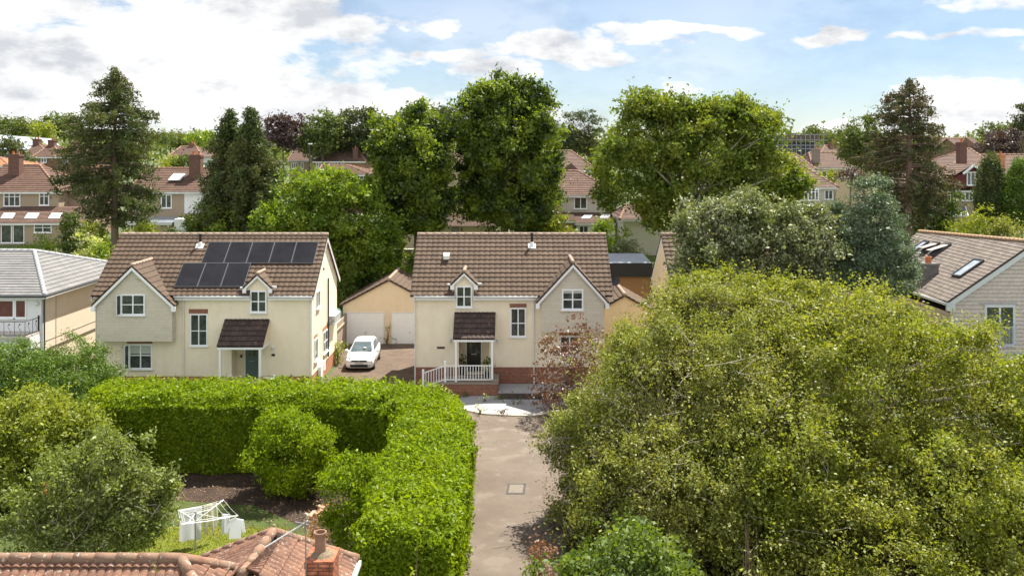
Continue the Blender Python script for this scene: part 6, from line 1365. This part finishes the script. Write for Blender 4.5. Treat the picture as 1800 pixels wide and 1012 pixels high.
tree('lime_tree', 'tallest dark lime tree with several stems behind the middle cottage', 'tree', 74, [(885, 225, 74, 72), (850, 235, 38, 58), (940, 255, 42, 66), (885, 175, 52, 32), (845, 178, 26, 26), (925, 185, 30, 28), (846, 315, 32, 62), (950, 315, 32, 66), (890, 300, 56, 50, 2), (868, 355, 62, 48, 2), (905, 370, 40, 34, -1), (925, 365, 42, 40, 3)], LF_lime, .24, 6200, 15, .55, shoots=1200, slen=.9, trunk_px=888, r0=.40, seed=61, aspect=.7, n_limbs=30, amp=.2, top_py=230, rmin=.04)
tree('ash_tree', 'very broad fresh green tree with pale forking limbs behind the right hand cottages', 'tree', 74, [(1130, 250, 78, 80), (1110, 310, 76, 62), (1190, 240, 60, 62), (1260, 265, 92, 80), (1320, 240, 48, 58), (1340, 310, 72, 55), (1240, 350, 92, 60), (1150, 200, 40, 32), (1175, 365, 50, 40), (1300, 220, 42, 38), (1375, 325, 38, 38), (1255, 215, 50, 34), (1215, 235, 48, 48), (1330, 370, 55, 42)],
     LF_ash, .24, 6800, 14, .58, shoots=1300, slen=.9, trunk_px=1190, r0=.45, bk=bark_pale, n_limbs=34, seed=71, aspect=.7, amp=.2, inner=.2, top_py=300, rmin=.05)
tree('young_poplar', 'thin open leaved tree showing sky at the right shoulder of the broad green tree', 'tree', 78, [(1340, 205, 26, 20), (1352, 222, 16, 28), (1325, 200, 20, 16)], LF_far, .26, 60, 9, .45, trunk_px=1330, r0=.1, seed=75, n_limbs=10, amp=.3, inner=.5)
tree('whitebeam', 'silvery grey leaved tree over the roof of the right hand cottage', 'tree', 46, [(1270, 420, 68, 58), (1330, 440, 78, 62), (1400, 450, 68, 60), (1250, 480, 62, 48), (1350, 390, 60, 40), (1440, 440, 42, 52), (1230, 400, 36, 46), (1300, 370, 46, 30), (1420, 400, 40, 32)],
     LF_silver, .16, 5200, 12, .38, shoots=700, slen=.5, trunk_px=1330, r0=.22, seed=81, aspect=.55, quad=True, gz0=0, inner=.25, amp=.17)
tree('blue_cedar', 'dense blue green cedar in front of the slate roof with the rooflights', 'tree', 46, [(1520, 400, 48, 62), (1500, 440, 48, 60), (1552, 440, 42, 54), (1528, 350, 28, 32), (1582, 492, 34, 26), (1480, 475, 50, 38), (1530, 485, 66, 35)], LF_blue, .14, 5200, 15, .36, shoots=700, slen=.4, trunk_px=1530, r0=.28, seed=91, aspect=.35, gz0=0, amp=.2, inner=.15, flat=.45)
for px, w, top, D, lab in ((1742, 27, 272, 84, 'dark pointed cypress left of the other in the garden at the right'), (1795, 34, 280, 82, 'dark pointed cypress cut by the right edge of the photo')):
    h = 385 - top; tree('cypress_tree', lab, 'tree', D, [(px, top + h * .70, w, h * .34), (px, top + h * .42, w * .72, h * .3), (px, top + h * .22, w * .38, h * .22), (px, top + h * .9, w * .85, h * .2)], LF_con if px < 1780 else LF_cyp, .2, 1500, 14, .3, r0=.15, n_limbs=4, flat=1.6, inner=.08, shell=.06, aspect=.4, amp=.06, lump=0, group='pointed cypresses at the right', seed=int(px))
# far trees
far = [('copper_beech', 'dark purple beech on the skyline left of the far green tree', 150, [(498, 232, 32, 26), (485, 225, 22, 20), (515, 240, 20, 22)], LF_purple), ('far_tree', 'green domed tree between copper beech and the round topped dark tree', 150, [(567, 235, 30, 30), (555, 250, 28, 20), (580, 222, 20, 18)], LF_far),
       ('holm_oak', 'large round topped dark oak on the skyline above the far brown roofs', 155, [(632, 228, 44, 38), (610, 245, 30, 30), (662, 235, 28, 32)], LF_fard), ('far_tree', 'dark tree top behind the left shoulder of the tallest lime', 140, [(785, 208, 22, 20), (800, 222, 20, 26)], LF_fard), ('far_tree', 'dark tree top just above the crown of the yellow topped lime', 120, [(735, 208, 24, 12)], LF_fard),
       ('far_tree', 'dark evergreen mass behind the red roof with the round window', 130, [(990, 248, 28, 18), (1020, 252, 30, 20)], LF_fard), ('far_tree', 'leafy tree left of the tall brown tinged conifer', 110, [(1515, 235, 26, 38), (1530, 270, 28, 36), (1500, 265, 18, 26)], LF_far),
       ('far_tree', 'small pale green tree on the skyline above the scaffolded block', 230, [(1430, 232, 18, 10), (1450, 238, 14, 8)], LF_far), ('far_tree', 'pale green tree on the skyline right of the scaffolded block', 200, [(1478, 243, 20, 14), (1462, 250, 14, 10)], LF_far),
       ('copper_beech', 'wide purple leaved tree on the skyline at the right edge', 125, [(1765, 254, 34, 19), (1795, 250, 26, 20), (1740, 262, 18, 12)], LF_purple), ('far_tree', 'pale olive tree on the skyline behind the purple tree at the right', 160, [(1748, 232, 24, 12), (1770, 230, 16, 10)], LF_far),
       ('far_tree', 'green treeline tree at the left edge above the blue grey roof', 210, [(15, 224, 34, 13), (50, 226, 26, 12)], LF_far), ('far_tree', 'yellowish treeline tree right of the one at the left edge', 205, [(78, 230, 22, 10)], LF_yell), ('far_tree', 'taller treeline tree behind the left shoulder of the ragged conifer', 215, [(100, 218, 24, 14), (128, 222, 16, 14)], LF_far),
       ('yew_tree', 'dark round evergreen at the left edge above the brick chimney', 115, [(15, 265, 32, 16), (38, 282, 18, 14)], LF_fard), ('far_tree', 'green far tree right of the ragged conifer', 190, [(300, 246, 34, 10), (330, 252, 24, 10)], LF_far), ('far_tree', 'light green far tree beside the twin topped conifer', 180, [(358, 245, 22, 12)], LF_bright),
       ('golden_shrub', 'yellow rounded shrub glimpsed right of the ragged conifer', 100, [(292, 286, 16, 10)], LF_yell), ('garden_shrub', 'dark green shrub in front of the far red roofed house', 100, [(322, 285, 14, 12)], LF_dark),
       ('far_tree', 'green tree behind the pale house hidden by the broad tree', 105, [(1070, 330, 22, 26), (1060, 360, 18, 20)], LF_mid), ('plum_tree', 'small purple shrub under the cream far house', 100, [(1495, 312, 14, 10)], LF_purple), ('golden_shrub', 'yellow flowering shrub left of the purple shrub', 102, [(1463, 311, 12, 7)], LF_yell),
       ('far_tree', 'dark tree just left of the pine silhouette', 160, [(965, 240, 18, 22)], LF_fard), ('elder_tree', 'mid green tree between tallest lime and cream house', 78, [(948, 385, 30, 26), (965, 350, 18, 22)], LF_mid), ('yellow_laburnum', 'bright yellow green bush right of the tallest lime', 75, [(990, 398, 18, 14), (965, 405, 20, 12)], LF_yell),
       ('far_tree', 'dark leaved tree behind the base of the tall brown tinged conifer', 80, [(1650, 365, 34, 36), (1625, 395, 40, 26)], LF_dark), ('far_tree', 'dark low tree under the crown of the ragged conifer', 80, [(375, 385, 34, 26), (345, 400, 26, 16)], LF_dark)]
for nm, lab, D, lobes, mt in far:
    lf = .20 * D / 74 ; area = sum(a[2] * a[3] for a in lobes) * (D / S) ** 2 * 3.14 * 3.2; nc = int(np.clip(area * 2.4 / (lf * lf * .33) / 10, 30, 1700))
    g_ok = D > 95
    tree(nm, lab, 'tree', D, lobes, mt, lf, nc, 10, lf * 2.4, r0=.2 if D > 95 else .12, n_limbs=6, aspect=.66, amp=.16, seed=int(lobes[0][0]) + 3, group=None)
# umbrella pine silhouette
def pine(label, px, D, top, lobes, trunk_px, seed):
    tree('pine_tree', label, 'tree', D, lobes, LF_fard, .3, 260, 10, .55, trunk_px=trunk_px, r0=.22, n_limbs=14, flat=.35, inner=.2, shell=.1, aspect=.4, amp=.2, seed=seed)
pine('flat topped pine with bare branches on the skyline left of the broad green tree', 1020, 130, 198, [(1010, 205, 16, 5), (1030, 203, 20, 6), (1048, 212, 14, 6), (1005, 215, 10, 3), (1022, 226, 14, 5), (1045, 232, 14, 7)], 1040, 5)
pine('dark pine with layered branches cut by the right edge of the photo', 1800, 120, 185, [(1800, 190, 10, 5), (1793, 205, 10, 4), (1802, 222, 16, 5), (1797, 210, 12, 4)], 1806, 6)
# distant woodland as one mass on the slopes
L_ = []
for i in range(520):
    D = rng.uniform(170, 620); x = rng.uniform(-.68, .68) * D; g0 = float(gz(x, D)); r_ = rng.uniform(3, 5.5) * (1 + D / 900); L_.append((x, D, g0 + r_ * .55, r_ * 1.2, r_, r_ * rng.uniform(.7, 1.05)))
for i in range(160):
    D = rng.uniform(700, 1450); x = rng.uniform(-.68, .68) * D; g0 = float(gz(x, D)); r_ = rng.uniform(7, 11); L_.append((x, D, g0 + r_ * .3, r_ * 2.2, r_ * 2, r_))
CW, LW, DW = crown_points(L_, 15000, 5, 1.5, .7, .05, 5, .1, .1, cut=.5)
tag(leaf_mesh('woodland', LW, 1.5, LF_far, None, nrm=DW * .7, quad=False, aspect=.8, world=(0, 0, 0)), 'distant wooded suburb on the rising ground along the skyline', 'woodland', kind='stuff')

# --- garden shrubs behind the cottages
sh = [('privet_hedge', 75, 427, 44, 20, 70, LF_bright, 'loose bright green hedge above the grey tiled roof'), ('clipped_shrub', 150, 428, 28, 20, 68, LF_varieg, 'pale rounded shrub above the hip of the grey tiled roof'), ('clipped_shrub', 182, 440, 24, 16, 66, LF_bright, 'green shrub beside the verge of the solar panelled cottage'),
      ('yew_shrub', 127, 400, 19, 22, 77, LF_dark, 'dark upright yew below the rear extension with rooflights'), ('clipped_shrub', 157, 400, 18, 9, 80, LF_yell, 'yellow clipped hedge right of the dark upright yew'), ('clipped_shrub', 180, 413, 14, 14, 76, LF_mid, 'green shrub at the foot of the ragged conifer'), ('clipped_shrub', 215, 418, 20, 12, 78, LF_olive, 'olive shrub just right of the ragged conifer stem'),
      ('garden_shrub', 260, 404, 22, 14, 82, LF_yell, 'yellow green shrub above the left ridge end of the solar panelled cottage'), ('garden_shrub', 395, 382, 34, 22, 70, LF_bright, 'light green leafy shrub in front of the twin topped conifer'), ('garden_shrub', 300, 412, 18, 10, 82, LF_dark, 'dark shrub under the white walled rear extension'),
      ('rhododendron', 648, 482, 34, 24, 68, LF_dark, 'dark glossy leaved shrub behind the garage roof on the left'), ('columnar_cypress', 654, 447, 9, 24, 72, LF_dark, 'slim dark columnar cypress with a brown side behind the garage'), ('columnar_cypress', 692, 462, 12, 26, 71, LF_cyp, 'green column shaped cypress behind the garage apex'), ('garden_shrub', 711, 488, 16, 18, 69, LF_bright, 'light green shrub between garage roof and the middle cottage'),
      ('garden_shrub', 612, 500, 20, 32, 66, LF_mid, 'green shrub beside the gable of the solar panelled cottage'), ('red_flower_bush', 622, 468, 20, 7, 72, MLeaf('pink_flower', (.45, .12, .09), (.30, .25, .12), trans=.2), 'pinkish red flowering bush behind the green shrubs'), ('garden_shrub', 690, 425, 22, 26, 76, LF_mid, 'green bush under the lime tree beside the middle cottage'),
      ('garden_shrub', 600, 450, 20, 24, 74, LF_yell, 'yellowish bush beside the right verge of the solar panelled cottage'), ('garden_shrub', 1080, 425, 34, 26, 74, LF_bright, 'leafy green shrub above the flat roofed garden room'), ('bamboo_clump', 1100, 435, 26, 18, 72, LF_silver, 'grey green feathery bush above the flat garden room roof'), ('garden_shrub', 1130, 455, 16, 10, 73, LF_yell, 'yellow green low bush at the right end of the garden room roof'),
      ('garden_shrub', 1060, 398, 20, 18, 80, LF_bright, 'upright green shrub in front of the low white extension'), ('garden_hedge', 1715, 392, 48, 24, 74, LF_yell, 'yellow green leafy hedge above the ridge with orange lichen'), ('garden_hedge', 1778, 396, 38, 24, 72, LF_olive, 'olive hedge at the right edge above the slate roof'), ('garden_shrub', 760, 425, 36, 12, 78, LF_dark, 'dark shrub under the yellow topped lime'),
      ('garden_shrub', 930, 412, 60, 14, 76, LF_dark, 'dark undergrowth at the foot of the tallest lime'), ('garden_shrub', 1395, 388, 28, 18, 80, LF_olive, 'olive bush below the white conservatory'), ('garden_shrub', 1600, 420, 60, 26, 70, LF_dark, 'dark undergrowth at the foot of the tall brown tinged conifer'), ('garden_shrub', 480, 405, 44, 20, 72, LF_mid, 'green bush behind the ridge of the solar panelled cottage')]
for nm, px, py, rx, ry, D, mt, lab in sh: bush(nm, lab, px, py, rx, ry, D, mt, .17)
